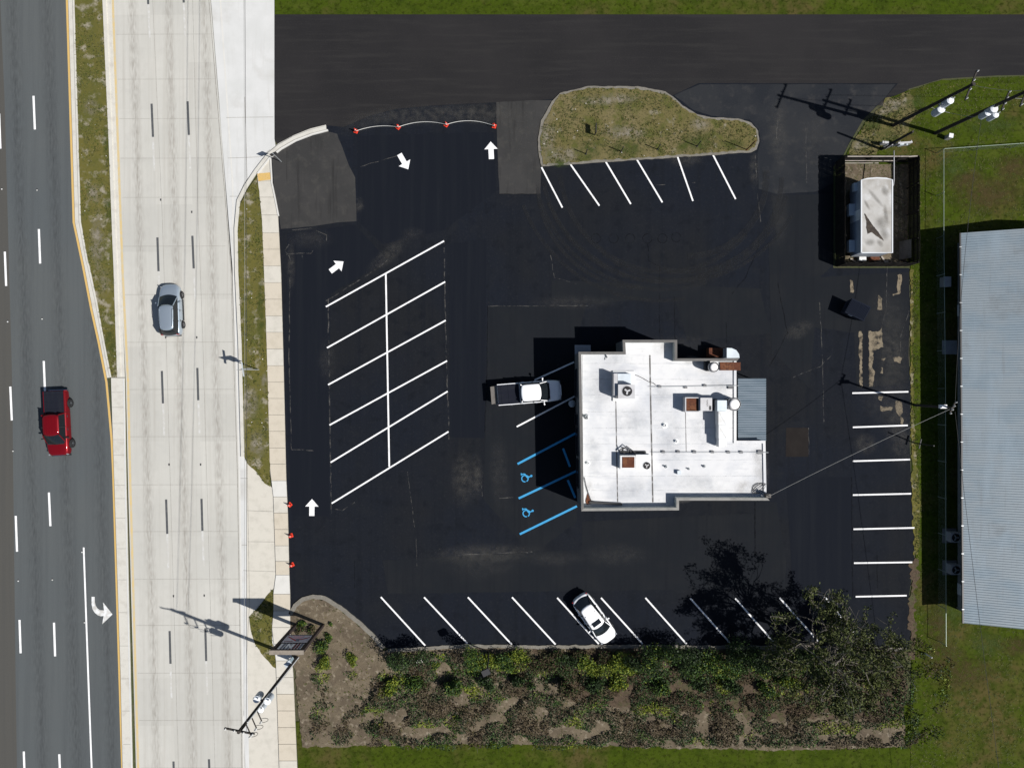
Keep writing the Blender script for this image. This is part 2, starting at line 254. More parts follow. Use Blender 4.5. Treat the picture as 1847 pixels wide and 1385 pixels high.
# ------------------------------------------------------------------ mesh builder
class MB:
    def __init__(s): s.v = []; s.f = []; s.m = []; s.cur = 0
    def mat(s, i): s.cur = i; return s
    def add(s, vs, fs):
        b = len(s.v); s.v += [tuple(v) for v in vs]
        for f in fs: s.f.append([b + i for i in f]); s.m.append(s.cur)
        return s
    def poly(s, pts, z=None):
        P = [Vector((p[0], p[1], p[2] if z is None else z)) for p in pts]
        tri = tessellate_polygon([P])
        fs = []
        for t in tri:
            a, b, c = (P[i] for i in t)
            fs.append(t if (b - a).cross(c - a).z >= 0 else t[::-1])
        return s.add(P, fs)
    def prism(s, pts, z0, z1):
        n = len(pts); area = sum(pts[i][0] * pts[(i + 1) % n][1] - pts[(i + 1) % n][0] * pts[i][1] for i in range(n))
        if area < 0: pts = pts[::-1]
        s.poly(pts, z1)
        vs = [(p[0], p[1], z0) for p in pts] + [(p[0], p[1], z1) for p in pts]
        s.add(vs, [(i, (i + 1) % n, n + (i + 1) % n, n + i) for i in range(n)])
        P = [Vector((p[0], p[1], z0)) for p in pts]
        s.add(P, [t if (P[t[1]] - P[t[0]]).cross(P[t[2]] - P[t[0]]).z < 0 else t[::-1] for t in tessellate_polygon([P])])
        return s
    def box(s, c, d, rz=0, mtx=None):
        x, y, z = (k / 2 for k in d)
        vs = [Vector((sx * x, sy * y, sz * z)) for sz in (-1, 1) for sy in (-1, 1) for sx in (-1, 1)]
        m = mtx if mtx is not None else Matrix.Rotation(rz, 4, 'Z')
        vs = [m @ v + Vector(c) for v in vs]
        return s.add(vs, [(0, 2, 3, 1), (4, 5, 7, 6), (0, 1, 5, 4), (2, 6, 7, 3), (0, 4, 6, 2), (1, 3, 7, 5)])
    def bar(s, a, b, w, h):
        a = Vector(a); b = Vector(b); d = b - a
        q = d.to_track_quat('X', 'Z').to_matrix().to_4x4()
        return s.box((a + b) / 2, (d.length, w, h), mtx=q)
    def tube(s, pts, r, n=8, r1=None, cap=True):
        pts = [Vector(p) for p in pts]; N = len(pts); vs = []
        for i, p in enumerate(pts):
            d = (pts[min(i + 1, N - 1)] - pts[max(i - 1, 0)]).normalized()
            q = d.to_track_quat('Z', 'Y'); rr = r if r1 is None else r + (r1 - r) * i / (N - 1)
            for k in range(n):
                a = 2 * math.pi * k / n; vs.append(p + q @ Vector((rr * math.cos(a), rr * math.sin(a), 0)))
        fs = [(i * n + k, i * n + (k + 1) % n, (i + 1) * n + (k + 1) % n, (i + 1) * n + k) for i in range(N - 1) for k in range(n)]
        if cap: fs += [tuple(range(n))[::-1], tuple((N - 1) * n + k for k in range(n))]
        return s.add(vs, fs)
    def lathe(s, c, prof, n=20, axis='Z'):
        vs = []
        for r, z in prof:
            for k in range(n):
                a = 2 * math.pi * k / n; p = Vector((r * math.cos(a), r * math.sin(a), z))
                if axis == 'Y': p = Vector((p.x, -p.z, p.y))
                vs.append(p + Vector(c))
        N = len(prof)
        fs = [(i * n + k, i * n + (k + 1) % n, (i + 1) * n + (k + 1) % n, (i + 1) * n + k) for i in range(N - 1) for k in range(n)]
        fs += [tuple(range(n))[::-1], tuple((N - 1) * n + k for k in range(n))]
        return s.add(vs, fs)
    def build(s, name, mats, parent=None, smooth=False, loc=None):
        me = bpy.data.meshes.new(name); me.from_pydata(s.v, [], s.f); me.validate()
        if not isinstance(mats, (list, tuple)): mats = [mats]
        for m in mats: me.materials.append(m)
        if len(mats) > 1 and len(me.polygons) == len(s.m): me.polygons.foreach_set('material_index', s.m)
        if smooth: me.polygons.foreach_set('use_smooth', [True] * len(me.polygons))
        me.update()
        o = bpy.data.objects.new(name, me); COL.objects.link(o)
        if parent: o.parent = parent
        if loc is not None: o.location = loc
        return o
def tag(o, label=None, cat=None, group=None, kind=None):
    if label: o['label'] = label
    if cat: o['category'] = cat
    if group: o['group'] = group
    if kind: o['kind'] = kind
    return o
def thing(name, label, cat, loc=(0, 0, 0), rz=0, group=None):
    o = bpy.data.objects.new(name, None); COL.objects.link(o); o.empty_display_size = 0.3
    o.location = loc; o.rotation_euler = (0, 0, rz)
    return tag(o, label, cat, group)
def struct(o, label=None, cat=None): return tag(o, label, cat, None, 'structure')
def copy_tree(o, parent=None):
    c = o.copy(); COL.objects.link(c)
    if parent: c.parent = parent
    for ch in list(o.children): copy_tree(ch, c)
    return c
def px2(pts, h=0): return [tuple(W(x, y, h)) for x, y in pts]
def zz(ox, oy, s, pts): return [(ox + x / s, oy + y / s) for x, y in pts]
def rough(pts, step=0.35, amp=0.06, seed=1, closed=True):
    """resample an outline (metres) and fray it"""
    rnd = random.Random(seed); out = []; n = len(pts)
    for i in range(n if closed else n - 1):
        a = Vector(pts[i][:2]); b = Vector(pts[(i + 1) % n][:2]); d = b - a; k = max(1, int(d.length / step)); nn = Vector((-d.y, d.x)).normalized() if d.length > 0 else Vector((0, 0))
        for j in range(k):
            p = a + d * j / k
            out.append(tuple(p + nn * (rnd.uniform(-1, 1) * amp * 0.5 + amp * mnoise.noise(Vector((p.x * 1.3, p.y * 1.3, seed * 3.1))))))
    if not closed: out.append(tuple(pts[-1][:2]))
    return out
def offset_line(pts, d):
    P = [Vector(p[:2]) for p in pts]; out = []
    for i, p in enumerate(P):
        t = (P[min(i + 1, len(P) - 1)] - P[max(i - 1, 0)]).normalized()
        out.append(p + Vector((-t.y, t.x)) * d)
    return out
def strip(mb, pts, w, z, z0=None):
    a = offset_line(pts, w / 2); b = offset_line(pts, -w / 2); n = len(a)
    mb.add([(p.x, p.y, z) for p in a + b], [(n + i, n + i + 1, i + 1, i) for i in range(n - 1)])
    if z0 is not None:
        mb.add([(p.x, p.y, z) for p in a] + [(p.x, p.y, z0) for p in a], [(i, i + 1, n + i + 1, n + i) for i in range(n - 1)])
        mb.add([(p.x, p.y, z) for p in b] + [(p.x, p.y, z0) for p in b], [(n + i, n + i + 1, i + 1, i) for i in range(n - 1)])
        for i in (0, n - 1): mb.add([(a[i].x, a[i].y, z), (b[i].x, b[i].y, z), (b[i].x, b[i].y, z0), (a[i].x, a[i].y, z0)], [(0, 1, 2, 3)] if i == 0 else [(3, 2, 1, 0)])
def line(name, m, parent, a, b, w, z): 
    mb = MB(); strip(mb, px2([a, b]), w, z); return mb.build(name, m, parent)
def pline(name, m, parent, pts, w, z):
    mb = MB(); strip(mb, px2(pts), w, z); return mb.build(name, m, parent)

# ------------------------------------------------------------------ setting: ground, roads, lot
mb = MB(); mb.poly([(-700, -700), (700, -700), (700, 700), (-700, 700)], -0.03); struct(mb.build('ground', M['ground']))
Y0, Y1 = -900, 2300            # roads run on past the frame
def ext(pts, top=True, bot=True):
    """carry a line on straight past both ends"""
    pts = list(pts)
    if top:
        (x0, y0), (x1, y1) = pts[0], pts[1]; k = (x1 - x0) / (y1 - y0); pts.insert(0, (x0 + k * (Y0 - y0), Y0))
    if bot:
        (x0, y0), (x1, y1) = pts[-2], pts[-1]; k = (x1 - x0) / (y1 - y0); pts.append((x1 + k * (Y1 - y1), Y1))
    return pts
YL = ext([(126, 173), (133, 401), (136.5, 417), (149.8, 480), (164.6, 557), (178, 617), (192, 688.5), (196, 732), (201.6, 795), (204.3, 855), (215.3, 1211)])
YR = ext([(209.7, 173), (221, 485), (231, 688), (234.5, 850), (244.5, 1211)])
JR = ext([(391, 173), (416.5, 485), (428.3, 855), (433.8, 1211)])       # gutter joint right of the concrete lanes
road = MB(); road.poly(px2([(-420, Y0)] + [(x + 3, y) for x, y in YL] + [(-420, Y1)]), 0.0)
road = struct(road.build('asphalt_road', M['asphalt_road']))
mb = MB(); mb.poly(px2([(-420, Y0), (-40, Y0), (8, 173), (22, 690), (28, 1211), (40, 2000), (40, Y1), (-420, Y1)]), 0.004); mb.build('worn_lane', M['shoulder'], road)
conc = MB(); conc.poly(px2([(x - 4, y) for x, y in YR] + [(x + 3, y) for x, y in JR][::-1]), 0.0)
conc = struct(conc.build('concrete_road', M['concrete']))
pline('yellow_edge_line', M['yellow_paint'], road, YL, 0.19, 0.006)
pline('yellow_edge_line', M['pale_yellow'], conc, YR, 0.2, 0.006)
for (a, b) in [((60.5, 173), (63, 233.5)), ((70.2, 413), (72.5, 475)), ((79, 650.6), (81.4, 710)), ((88.3, 887.4), (91, 948)), ((97.5, 1122), (99.5, 1182.6)), ((107, 1359), (109.5, 1420)), ((51, -64), (53, -3)),
               ((-1.5, 205), (0.8, 268)), ((8.8, 453.7), (11.2, 515.4)), ((18.7, 696.7), (21.4, 757.6)), ((28.5, 929.6), (30.8, 994)), ((35.3, 1117), (37.3, 1177)), ((43, 1354), (45, 1414))]:
    line('lane_dash', M['white_paint'], road, a, b, 0.19, 0.008)
pline('lane_line', M['white_paint'], road, [(151, 986.5), (159, 1211), (166, 1400), (190, 2100)], 0.15, 0.008)
# right-turn arrow
ar = zz(0, 850, 3.794, [(627, 855), (649, 855), (649, 890), (655, 915), (668, 935), (685, 946), (712, 948), (705, 892), (770, 975), (700, 1042), (709, 986), (690, 988), (668, 980), (648, 963), (633, 938), (627, 905)])
mb = MB(); mb.poly(px2(ar), 0.008); mb.build('turn_arrow', M['worn_paint'], road)
def rpm(parent, x, y):
    p = W(x, y); m_ = MB(); cc = parent is conc; m_.mat(1 if cc else 0).box((p.x, p.y, 0.012), (0.10, 0.10, 0.024)); m_.mat(1).box((p.x, p.y + 0.10, 0.010), (0.12, 0.08, 0.02)); m_.build('pavement_marker', [M['worn_paint'], M['dark_steel']], parent)
for x, y in [(3.5, 341), (67, 343), (14, 580), (76, 575), (23.5, 813), (33, 1047), (94.5, 1045), (148, 995), (152.5, 1122)]: rpm(road, x, y)
for x, y in [(290, 361), (346, 383), (299, 609), (355, 609), (362, 838), (305, 838), (313, 1075), (368.5, 1074)]: rpm(conc, x, y)
D1 = [((273.5, 187), (276, 247), (278.4, 308.6)), ((284, 428), (286, 489), (288.5, 550)), ((292, 668.5), (294, 727), (296, 785)), ((299.7, 900), (301.8, 962), (303.7, 1024)), ((306, 1137), (307.6, 1196), (309.5, 1258)), ((265, -52), (267.5, 8), (270, 68)),
      ((338.4, 182.7), (340.7, 243.5), (343, 304)), ((347, 425), (349.5, 484), (352, 545)), ((356, 663), (357.7, 721.4), (360, 781)), ((363.5, 898.8), (365.2, 956.7), (367.5, 1020)), ((370.4, 1132), (372, 1191), (374, 1252)), ((329, -55), (331.5, 5), (334, 65)), ((313, 1372), (314.5, 1432), (316, 1480)), ((377, 1368), (379, 1428), (380, 1480))]
for a, b, c in D1:
    line('lane_dash', M['black_paint'], conc, a, b, 0.20, 0.008); line('lane_dash', M['faint_paint'], conc, b, c, 0.18, 0.008)
for y in [-14, 62, 143, 214, 285.5, 356, 444, 531, 617, 702, 787, 873.7, 958, 1043.7, 1127, 1213, 1298, 1384]:
    xa = 209.7 + (y - 173) * .0335 + 4; xb = 391 + (y - 173) * .06 if y < 480 else 416.5 + (y - 480) * .026
    line('joint', M['gap'], conc, (xa, y), (xb, y - .5), 0.025, 0.004)
pline('joint', M['gap'], conc, ext([(283, 173), (293, 400), (300, 617), (317, 1211)]), 0.025, 0.0045)
pline('joint', M['gap'], conc, ext([(352, 173), (358, 400), (366, 617), (383, 1211)]), 0.025, 0.0045)
# median: kerbs, grass, separator
ML = ext([(139.8, 173), (143, 285), (146.7, 401), (159, 470), (162, 480), (175.6, 543), (189, 617), (201.6, 680)], bot=False)
MR = ext([(193.6, 173), (197.5, 262), (201, 355), (204.5, 447), (206, 480), (209, 576), (212.6, 680)], bot=False)
mb = MB(); mb.prism(px2([(a + 3.0, b) for a, b in YL if b <= 690][:-1] + [(193.5, 681)] + [(a + .5, b) for a, b in ML][::-1]), 0, 0.05); struct(mb.build('median_kerb', M['kerb']))
mb = MB(); mb.prism(px2([(a - .5, b) for a, b in MR] + [(225.5, 680)] + [(a - 3, b) for a, b in YR if b < 680][::-1]), 0, 0.05); struct(mb.build('median_kerb', M['kerb']))
mb = MB(); strip(mb, px2([(a - .6, b) for a, b in ML]), 0.16, 0.15, 0); struct(mb.build('kerb_top', M['kerb']))
mb = MB(); strip(mb, px2([(a + 3.4, b) for a, b in MR]), 0.30, 0.15, 0); struct(mb.build('kerb_top', M['kerb']))
for y in range(-60, 680, 60):
    xl = next(x for x, yy in ML if yy >= y); 
MED = [(a + .7, b) for a, b in ML] + [(a + .5, b) for a, b in MR][::-1]
mb = MB(); mb.poly(rough(px2(MED), .3, .05, 3), 0.13); median = struct(mb.build('median_grass', M['median']))
sep = [(201.6, 681), (225.5, 681), (228, 850), (236, 1211), (260, Y1), (242, Y1), (218.8, 1211), (207, 850), (204, 760)]
mb = MB(); mb.prism(px2(sep), 0, 0.12); separator = struct(mb.build('road_separator', M['kerb']))
mb = MB(); strip(mb, px2([(224.5, 682), (227, 850), (234.8, 1211), (259, Y1)]), 0.10, 0.135, 0.1); mb.build('lip', M['apron'], separator)
for y in [707, 734, 763, 792, 820, 874, 898, 933, 988, 1044, 1103, 1163, 1222, 1280, 1340]:
    k = (y - 681) * .0327; line('joint', M['gap'], separator, (202 + k * 1.0, y), (225 + k * .65, y), 0.03, 0.124)
# right gutter, kerb, aprons
KER = [(588.6, 231), (559.5, 238.5), (529.5, 250), (504, 264.5), (484.5, 280), (462, 309), (444, 336.5), (431, 362), (426.5, 412), (427.5, 490), (433.5, 617), (438.5, 823)]
gut = MB(); gut.poly(px2([(x + 3.6, y) for x, y in JR if y <= 400] + [(418.5, 500), (431, 855), (437, 1211), (470, Y1), (500, Y1), (505, 1211), (500, 1060), (495, 884), (440, 823)] + KER[::-1][1:-4] + [(497, 262), (495, 250), (494.8, 173), (494.8, 20), (494, Y0)]), 0.0)
apron = struct(gut.build('concrete_apron', M['apron']))
mb = MB(); mb.poly(px2([(444, 826), (495, 884), (500, 1058), (494, 1062), (481, 1074), (466, 1095), (449, 1111), (452, 1135), (460, 1161), (471, 1177), (492, 1200), (505, 1215), (510, 1500), (452, 1500), (446, 1211)]), 0.004); mb.build('driveway', M['sw_b'], apron)
pline('gutter_joint', M['gap'], apron, JR, 0.05, 0.006)
pline('gutter_lip', M['sw_c'], apron, ext([(409, 173), (419.5, 330), (421, 500), (432, 855), (437.5, 1211)]), 0.14, 0.006)
for pts in [[(441.5, 175), (446, 330)], [(411, 285), (470, 283), (487, 270)], [(414, 354), (430, 354), (441, 329.5), (460, 306), (482, 275)], [(408, 212), (493, 211)], [(446, 830), (450, 1090), (445, 1180)],
            [(446, 920), (495, 922)], [(447, 976), (497, 976.5)], [(439, 1028), (498, 1030)], [(436, 982), (446, 982)], [(493.5, 884), (499, 1053), (494, 1060)], [(434, 862), (447, 862)]]:
    pline('joint', M['gap'], apron, pts, 0.035, 0.008)
kb = MB(); strip(kb, px2(KER), 0.30, 0.14, -0.02); struct(kb.build('kerb', M['kerb']))
kb = MB(); strip(kb, px2([(x + 3.5, y + 4.5) for x, y in KER[:6]]), 0.14, 0.16, -0.02); struct(kb.build('kerb_top', M['sw_c']))
kb = MB(); kb.poly(px2([(588, 225), (559.5, 232), (529.5, 244), (501.8, 259), (482, 275), (478, 284), (500, 268.5), (529.5, 252.5), (559.5, 241), (589, 234)]), 0.012); kb.build('gutter', M['kerb'], apron)
VERGE = [(466, 316), (448, 341), (434, 367), (429.5, 413), (430.8, 490), (436.5, 617), (441, 823), (448.5, 836.6), (463, 850), (478.7, 871), (488, 877), (487, 836.6), (484, 699.5), (481.5, 617), (477, 485), (473, 392), (468, 345), (464.5, 328)]
mb = MB(); mb.poly(rough(px2(VERGE), .3, .05, 5), 0.10); verge = struct(mb.build('verge_grass', M['median']))
VERGE2 = [(493, 1061), (481, 1074), (465.5, 1095), (449.7, 1111), (452, 1134.7), (460, 1161), (471, 1177), (492, 1200.6), (498.5, 1205), (498, 1180), (492, 1158), (490.5, 1134.7), (494, 1108)]
mb = MB(); mb.poly(rough(px2(VERGE2), .3, .04, 6), 0.03); struct(mb.build('verge_grass', M['median']))
# sidewalk: single slabs with open joints over a dark bed
SWL = [(486, 285), (464.3, 313), (468, 345.6), (473, 392), (477, 490), (481.5, 617), (484, 699.5), (487.5, 850), (493.5, 884), (499, 1053), (494, 1062), (494, 1108), (491, 1136), (498, 1180), (499, 1211), (505, 1400), (530, 2000)]
SWR = [(489, 285), (490, 313), (494.8, 354.8), (501.8, 389.5), (507, 490), (511.6, 658), (516.3, 860), (519.5, 929), (522, 1034.5), (523.5, 1071), (523.5, 1108), (524, 1137), (526, 1180), (529, 1211), (537, 1400), (562, 2000)]
def at(L, y):
    for (x0, a), (x1, b) in zip(L, L[1:]):
        if a <= y <= b: return x0 + (x1 - x0) * (y - a) / (b - a)
    return L[-1][0]
mb = MB(); mb.poly(px2([(a - .5, b) for a, b in SWL] + [(a + .5, b) for a, b in SWR][::-1]), 0.055); walk = struct(mb.build('sidewalk', M['gap']))
YS = [313, 327, 356, 388, 420, 449.6, 479.6, 509.6, 539.5, 569.7, 599, 629, 659, 688.5, 718, 747.5, 777, 807, 836, 866, 895, 924, 953.6, 983, 1011, 1035.6, 1070, 1100, 1130, 1160, 1190, 1220, 1250, 1280, 1310, 1340, 1370, 1400, 1430]
kinds = {895: 2, 1070: 2, 1100: 0, 1190: 2, 1160: 1, 327: 1, 356: 1, 388: 1}
mb = MB()
for i, (a, b) in enumerate(zip(YS, YS[1:])):
    g = .35
    mb.mat(kinds.get(b, random.choice([0, 0, 1])))
    mb.prism(px2([(at(SWL, a + g), a + g), (at(SWR, a + g), a + g), (at(SWR, b - g), b - g), (at(SWL, b - g), b - g)]), 0.0, 0.10)
mb.mat(1).prism(px2([(487, 286), (489, 286), (490, 312.6), (465, 312.6)]), 0, .085)
mb.build('slabs', [M['sw_a'], M['sw_b'], M['sw_c']], walk)
mb = MB(); mb.prism(px2([(464.6, 313.4), (488.6, 311.5), (489.6, 324.5), (466.8, 327)]), 0.06, 0.106)
for i in range(9):
    for j in range(5): p = W(466.5 + i * 2.6 + j * .35, 315.2 + j * 2.5 - i * .2); mb.lathe((p.x, p.y, .106), [(.03, 0), (.018, .012)], 6)
mb.build('tactile_paving', M['yellow_paint'], walk)
mb = MB(); strip(mb, px2([(488.6, 286), (491, 330), (496.5, 356), (503, 389.5)]), .10, .16, 0); struct(mb.build('kerb_top', M['sw_c']))

# side street and parking lot
mb = MB(); mb.poly(px2([(494.6, 26), (494.8, 173), (495.5, 253), (501.5, 261), (529.5, 247), (559.5, 236), (589, 228.5), (620, 231), (666, 212), (712, 199), (782, 192), (846, 189), (960, 184), (1050, 180), (1240, 190), (1600, 190), (1640, 160), (1700, 142), (1800, 136), (2800, 120), (2800, 26)]), -0.008)
street = struct(mb.build('side_street', M['street']))
LOT = [(488, 285), (500, 266), (589, 226), (620, 229), (666, 209), (712.4, 196.5), (781.7, 190), (846, 186.5), (960, 182), (1000, 178), (1214, 172), (1260, 150), (1620, 150), (1600, 173), (1557, 215.5), (1531.7, 258.5), (1521.6, 279), (1503, 300), (1503, 483), (1640, 483),
       (1641, 560), (1639, 640), (1642, 706), (1641, 800), (1644, 890), (1651, 951), (1648, 1013), (1640, 1073), (1643, 1130), (1640, 1168), (1500, 1166), (1159, 1162), (1002, 1163), (766, 1166), (716, 1170), (690, 1166), (668, 1140), (640, 1115), (612, 1092), (585, 1076), (565, 1073), (545, 1078), (531, 1092), (524, 1102)] + [(a, b) for a, b in SWR if 290 < b < 1075][::-1]
mb = MB(); mb.poly(px2(LOT), 0.004); lot = struct(mb.build('parking_lot', M['lot']))
def patch(name, m, pts, z, seed, amp=.03, parent=None, step=.4):
    mb = MB(); mb.poly(rough(px2(pts), step, amp, seed), z); return mb.build(name, m, parent or lot)
patch('old_asphalt', M['old_lot'], [(491, 283), (500, 274), (530, 259), (560, 247), (590, 237), (608, 241.6), (630, 299), (641, 320), (643, 398.7), (606, 401), (564, 408), (507, 412.6), (502, 385), (495, 350)], .008, 11)
patch('old_asphalt', M['old_lot'], [(895, 184), (960, 181), (996, 181), (976, 217), (969, 253), (971, 277), (976, 301), (975, 350), (901, 350), (896, 239)], .008, 12)
patch('worn_asphalt', M['grey_lot'], [(1216, 172), (1262, 152), (1615, 152), (1598, 174), (1557, 215), (1531, 257), (1521, 279), (1503, 300), (1503, 330), (1475, 345), (1400, 350), (1368, 340), (1366, 276), (1372, 255), (1368, 232), (1352, 216), (1283, 209), (1250, 198)], .008, 13)
patch('seal_patch', M['lot_mid'], [(1390, 352), (1500, 350), (1500, 480), (1478, 500), (1460, 700), (1400, 640), (1408, 480)], .008, 14)
patch('seal_patch', M['lot_mid'], [(1386, 440), (1405, 430), (1408, 620), (1392, 640)], .012, 15)
patch('seal_patch', M['lot_mid'], [(1362, 905), (1400, 905), (1418, 1010), (1415, 1070), (1362, 1070)], .008, 16)
patch('seal_patch', M['lot_dark'], [(1418, 860), (1535, 860), (1538, 1075), (1430, 1068)], .008, 17)
patch('seal_patch', M['lot_mid'], [(880, 552), (1058, 550), (1040, 610), (1040, 940), (960, 1000), (872, 900), (878, 700)], .008, 18)
patch('seal_patch', M['lot_dark'], [(810, 440), (878, 430), (874, 790), (812, 788)], .008, 19)
patch('seal_patch', M['lot_dark'], [(518, 420), (640, 405), (700, 470), (596, 530), (594, 930), (526, 930), (514, 640)], .008, 20)
patch('seal_patch', M['lot_mid'], [(995, 505), (1370, 520), (1390, 600), (1240, 615), (1216, 535), (1060, 548), (995, 540)], .0085, 21)
patch('seal_patch', M['lot_dark'], [(645, 245), (890, 238), (895, 345), (800, 415), (690, 440), (648, 400)], .0085, 22)
patch('seal_patch', M['lot_mid'], [(690, 1010), (1050, 990), (1050, 940), (1360, 925), (1360, 1060), (700, 1070)], .0085, 23)
patch('seal_patch', M['lot_mid'], [(1470, 500), (1640, 490), (1638, 690), (1545, 700), (1540, 600), (1470, 590)], .0085, 24)
patch('brown_patch', M['brown_patch'], [(1418, 771), (1458, 771), (1458, 823), (1417, 823)], .012, 25, .015)
M['sand'] = stain_mat('bare_sand_ragged', (0.19, 0.158, 0.112), 0.92, .36, .54, 1.6, radial=False)
Zr = (1380, 480, 3.645)
for i, (pts, mm) in enumerate([([(680, 425), (740, 430), (768, 402), (770, 470), (778, 530), (745, 540), (705, 560), (712, 600), (705, 660), (722, 690), (712, 735), (708, 790), (685, 790), (682, 600)], 'sand'),
        ([(617, 425), (637, 425), (640, 795), (620, 795)], 'sand'), ([(557, 90), (577, 95), (580, 175), (560, 170)], 'sand'), ([(870, 55), (897, 55), (890, 180), (840, 195), (838, 182), (868, 172)], 'sand'),
        ([(745, 190), (765, 215), (770, 285), (740, 285)], 'sand'), ([(840, 600), (880, 585), (905, 600), (890, 640), (850, 625)], 'sand'), ([(755, 915), (780, 925), (835, 925), (830, 945), (760, 952)], 'sand'),
        ([(860, 880), (900, 890), (905, 960), (880, 985), (855, 930)], 'sand'), ([(745, 850), (775, 855), (765, 880), (745, 875)], 'sand'), ([(765, 600), (795, 605), (780, 622), (762, 615)], 'sand'), ([(765, 660), (778, 665), (775, 705), (760, 700)], 'sand'),
        ([(890, 980), (910, 1000), (905, 1040), (893, 1030)], 'sand')]):
    patch('sand_patch', M[mm], zz(*Zr, pts), .0125 + .0004 * i, 40 + i, .09, step=.16)
# dusty films
M['dust'] = stain_mat('dust_film', (0.075, 0.073, 0.07), 0.30, .30, .80, 1.7)
M['dust_strong'] = stain_mat('dust_film_heavy', (0.10, 0.095, 0.085), 0.42, .34, .80, 1.8)
M['scuff'] = stain_mat('tyre_scuff', (0.0225, 0.0235, 0.0255), 0.55, .25, .75, 1.2, radial=False, stretch=(1, 1, 1))
M['seam_dust'] = stain_mat('seam_dust', (0.11, 0.105, 0.098), 0.65, .44, .64, 1.6, radial=False)
M['seam_dark'] = stain_mat('seam_dark', (0.004, 0.0045, 0.006), 0.5, .36, .56, 1.6, radial=False)
circ = [(math.cos(i * math.pi / 12), math.sin(i * math.pi / 12)) for i in range(24)]
for i, (x, y, rx, ry, rz, k) in enumerate([(835, 862, 1.4, 3.2, 0, 'dust_strong'), (875, 998, 6.5, 1.1, 2, 'dust_strong'), (870, 1010, 4.5, 2.2, 0, 'dust'), (900, 850, 1.2, 4.5, 3, 'dust'), (760, 207, 8, 1.2, 3, 'dust_strong'), (870, 205, 5, 1.2, 0, 'dust_strong'), (660, 220, 3.5, 1.0, 22, 'dust'),
        (945, 250, 2.2, 5, 0, 'dust'), (1600, 720, 3.2, 3.4, 0, 'dust'), (1610, 640, 2.0, 4.5, 0, 'dust_strong'), (1600, 560, 2.5, 3, 0, 'dust'), (1622, 780, 1.6, 4, 10, 'dust_strong'), (1560, 800, 1.4, 1.2, 0, 'dust_strong'), (1405, 385, 1.2, 4, 0, 'dust'), (1404, 240, 1.2, 4, 0, 'dust_strong'), (1468, 250, 1.5, 4.5, 0, 'dust'),
        (700, 460, 3.0, .9, 40, 'dust_strong'), (648, 370, .6, .9, 0, 'dust_strong'), (745, 420, 1.2, .7, 0, 'dust'), (860, 860, 0.8, 2.6, 0, 'dust_strong'), (1000, 1008, 3.5, .8, 2, 'dust'), (1110, 1000, 4, 1.4, 0, 'dust'), (1235, 620, 4, 1, 0, 'dust'), (1440, 595, 1.8, 1.0, 25, 'dust_strong'), (1040, 545, 5, .8, 0, 'dust'), (1235, 286, 2.2, .9, 0, 'dust_strong'), (1360, 305, .6, 2.2, 0, 'dust_strong'), (590, 650, 1.0, 2.5, 0, 'dust'), (525, 480, .5, 3, 0, 'dust_strong'), (560, 430, 2.6, 1.2, 0, 'dust')]):
    mb = MB(); mb.poly(circ, 0); o = mb.build('dust_stain', M[k], lot); p = W(x, y); o.location = (p.x, p.y, .016 + .0002 * i); o.scale = (rx, ry, 1); o.rotation_euler.z = R(rz)
def wobble(pts, step=.5, amp=.05, seed=1): return rough(px2(pts), step, amp, seed, closed=False)
zc = .023
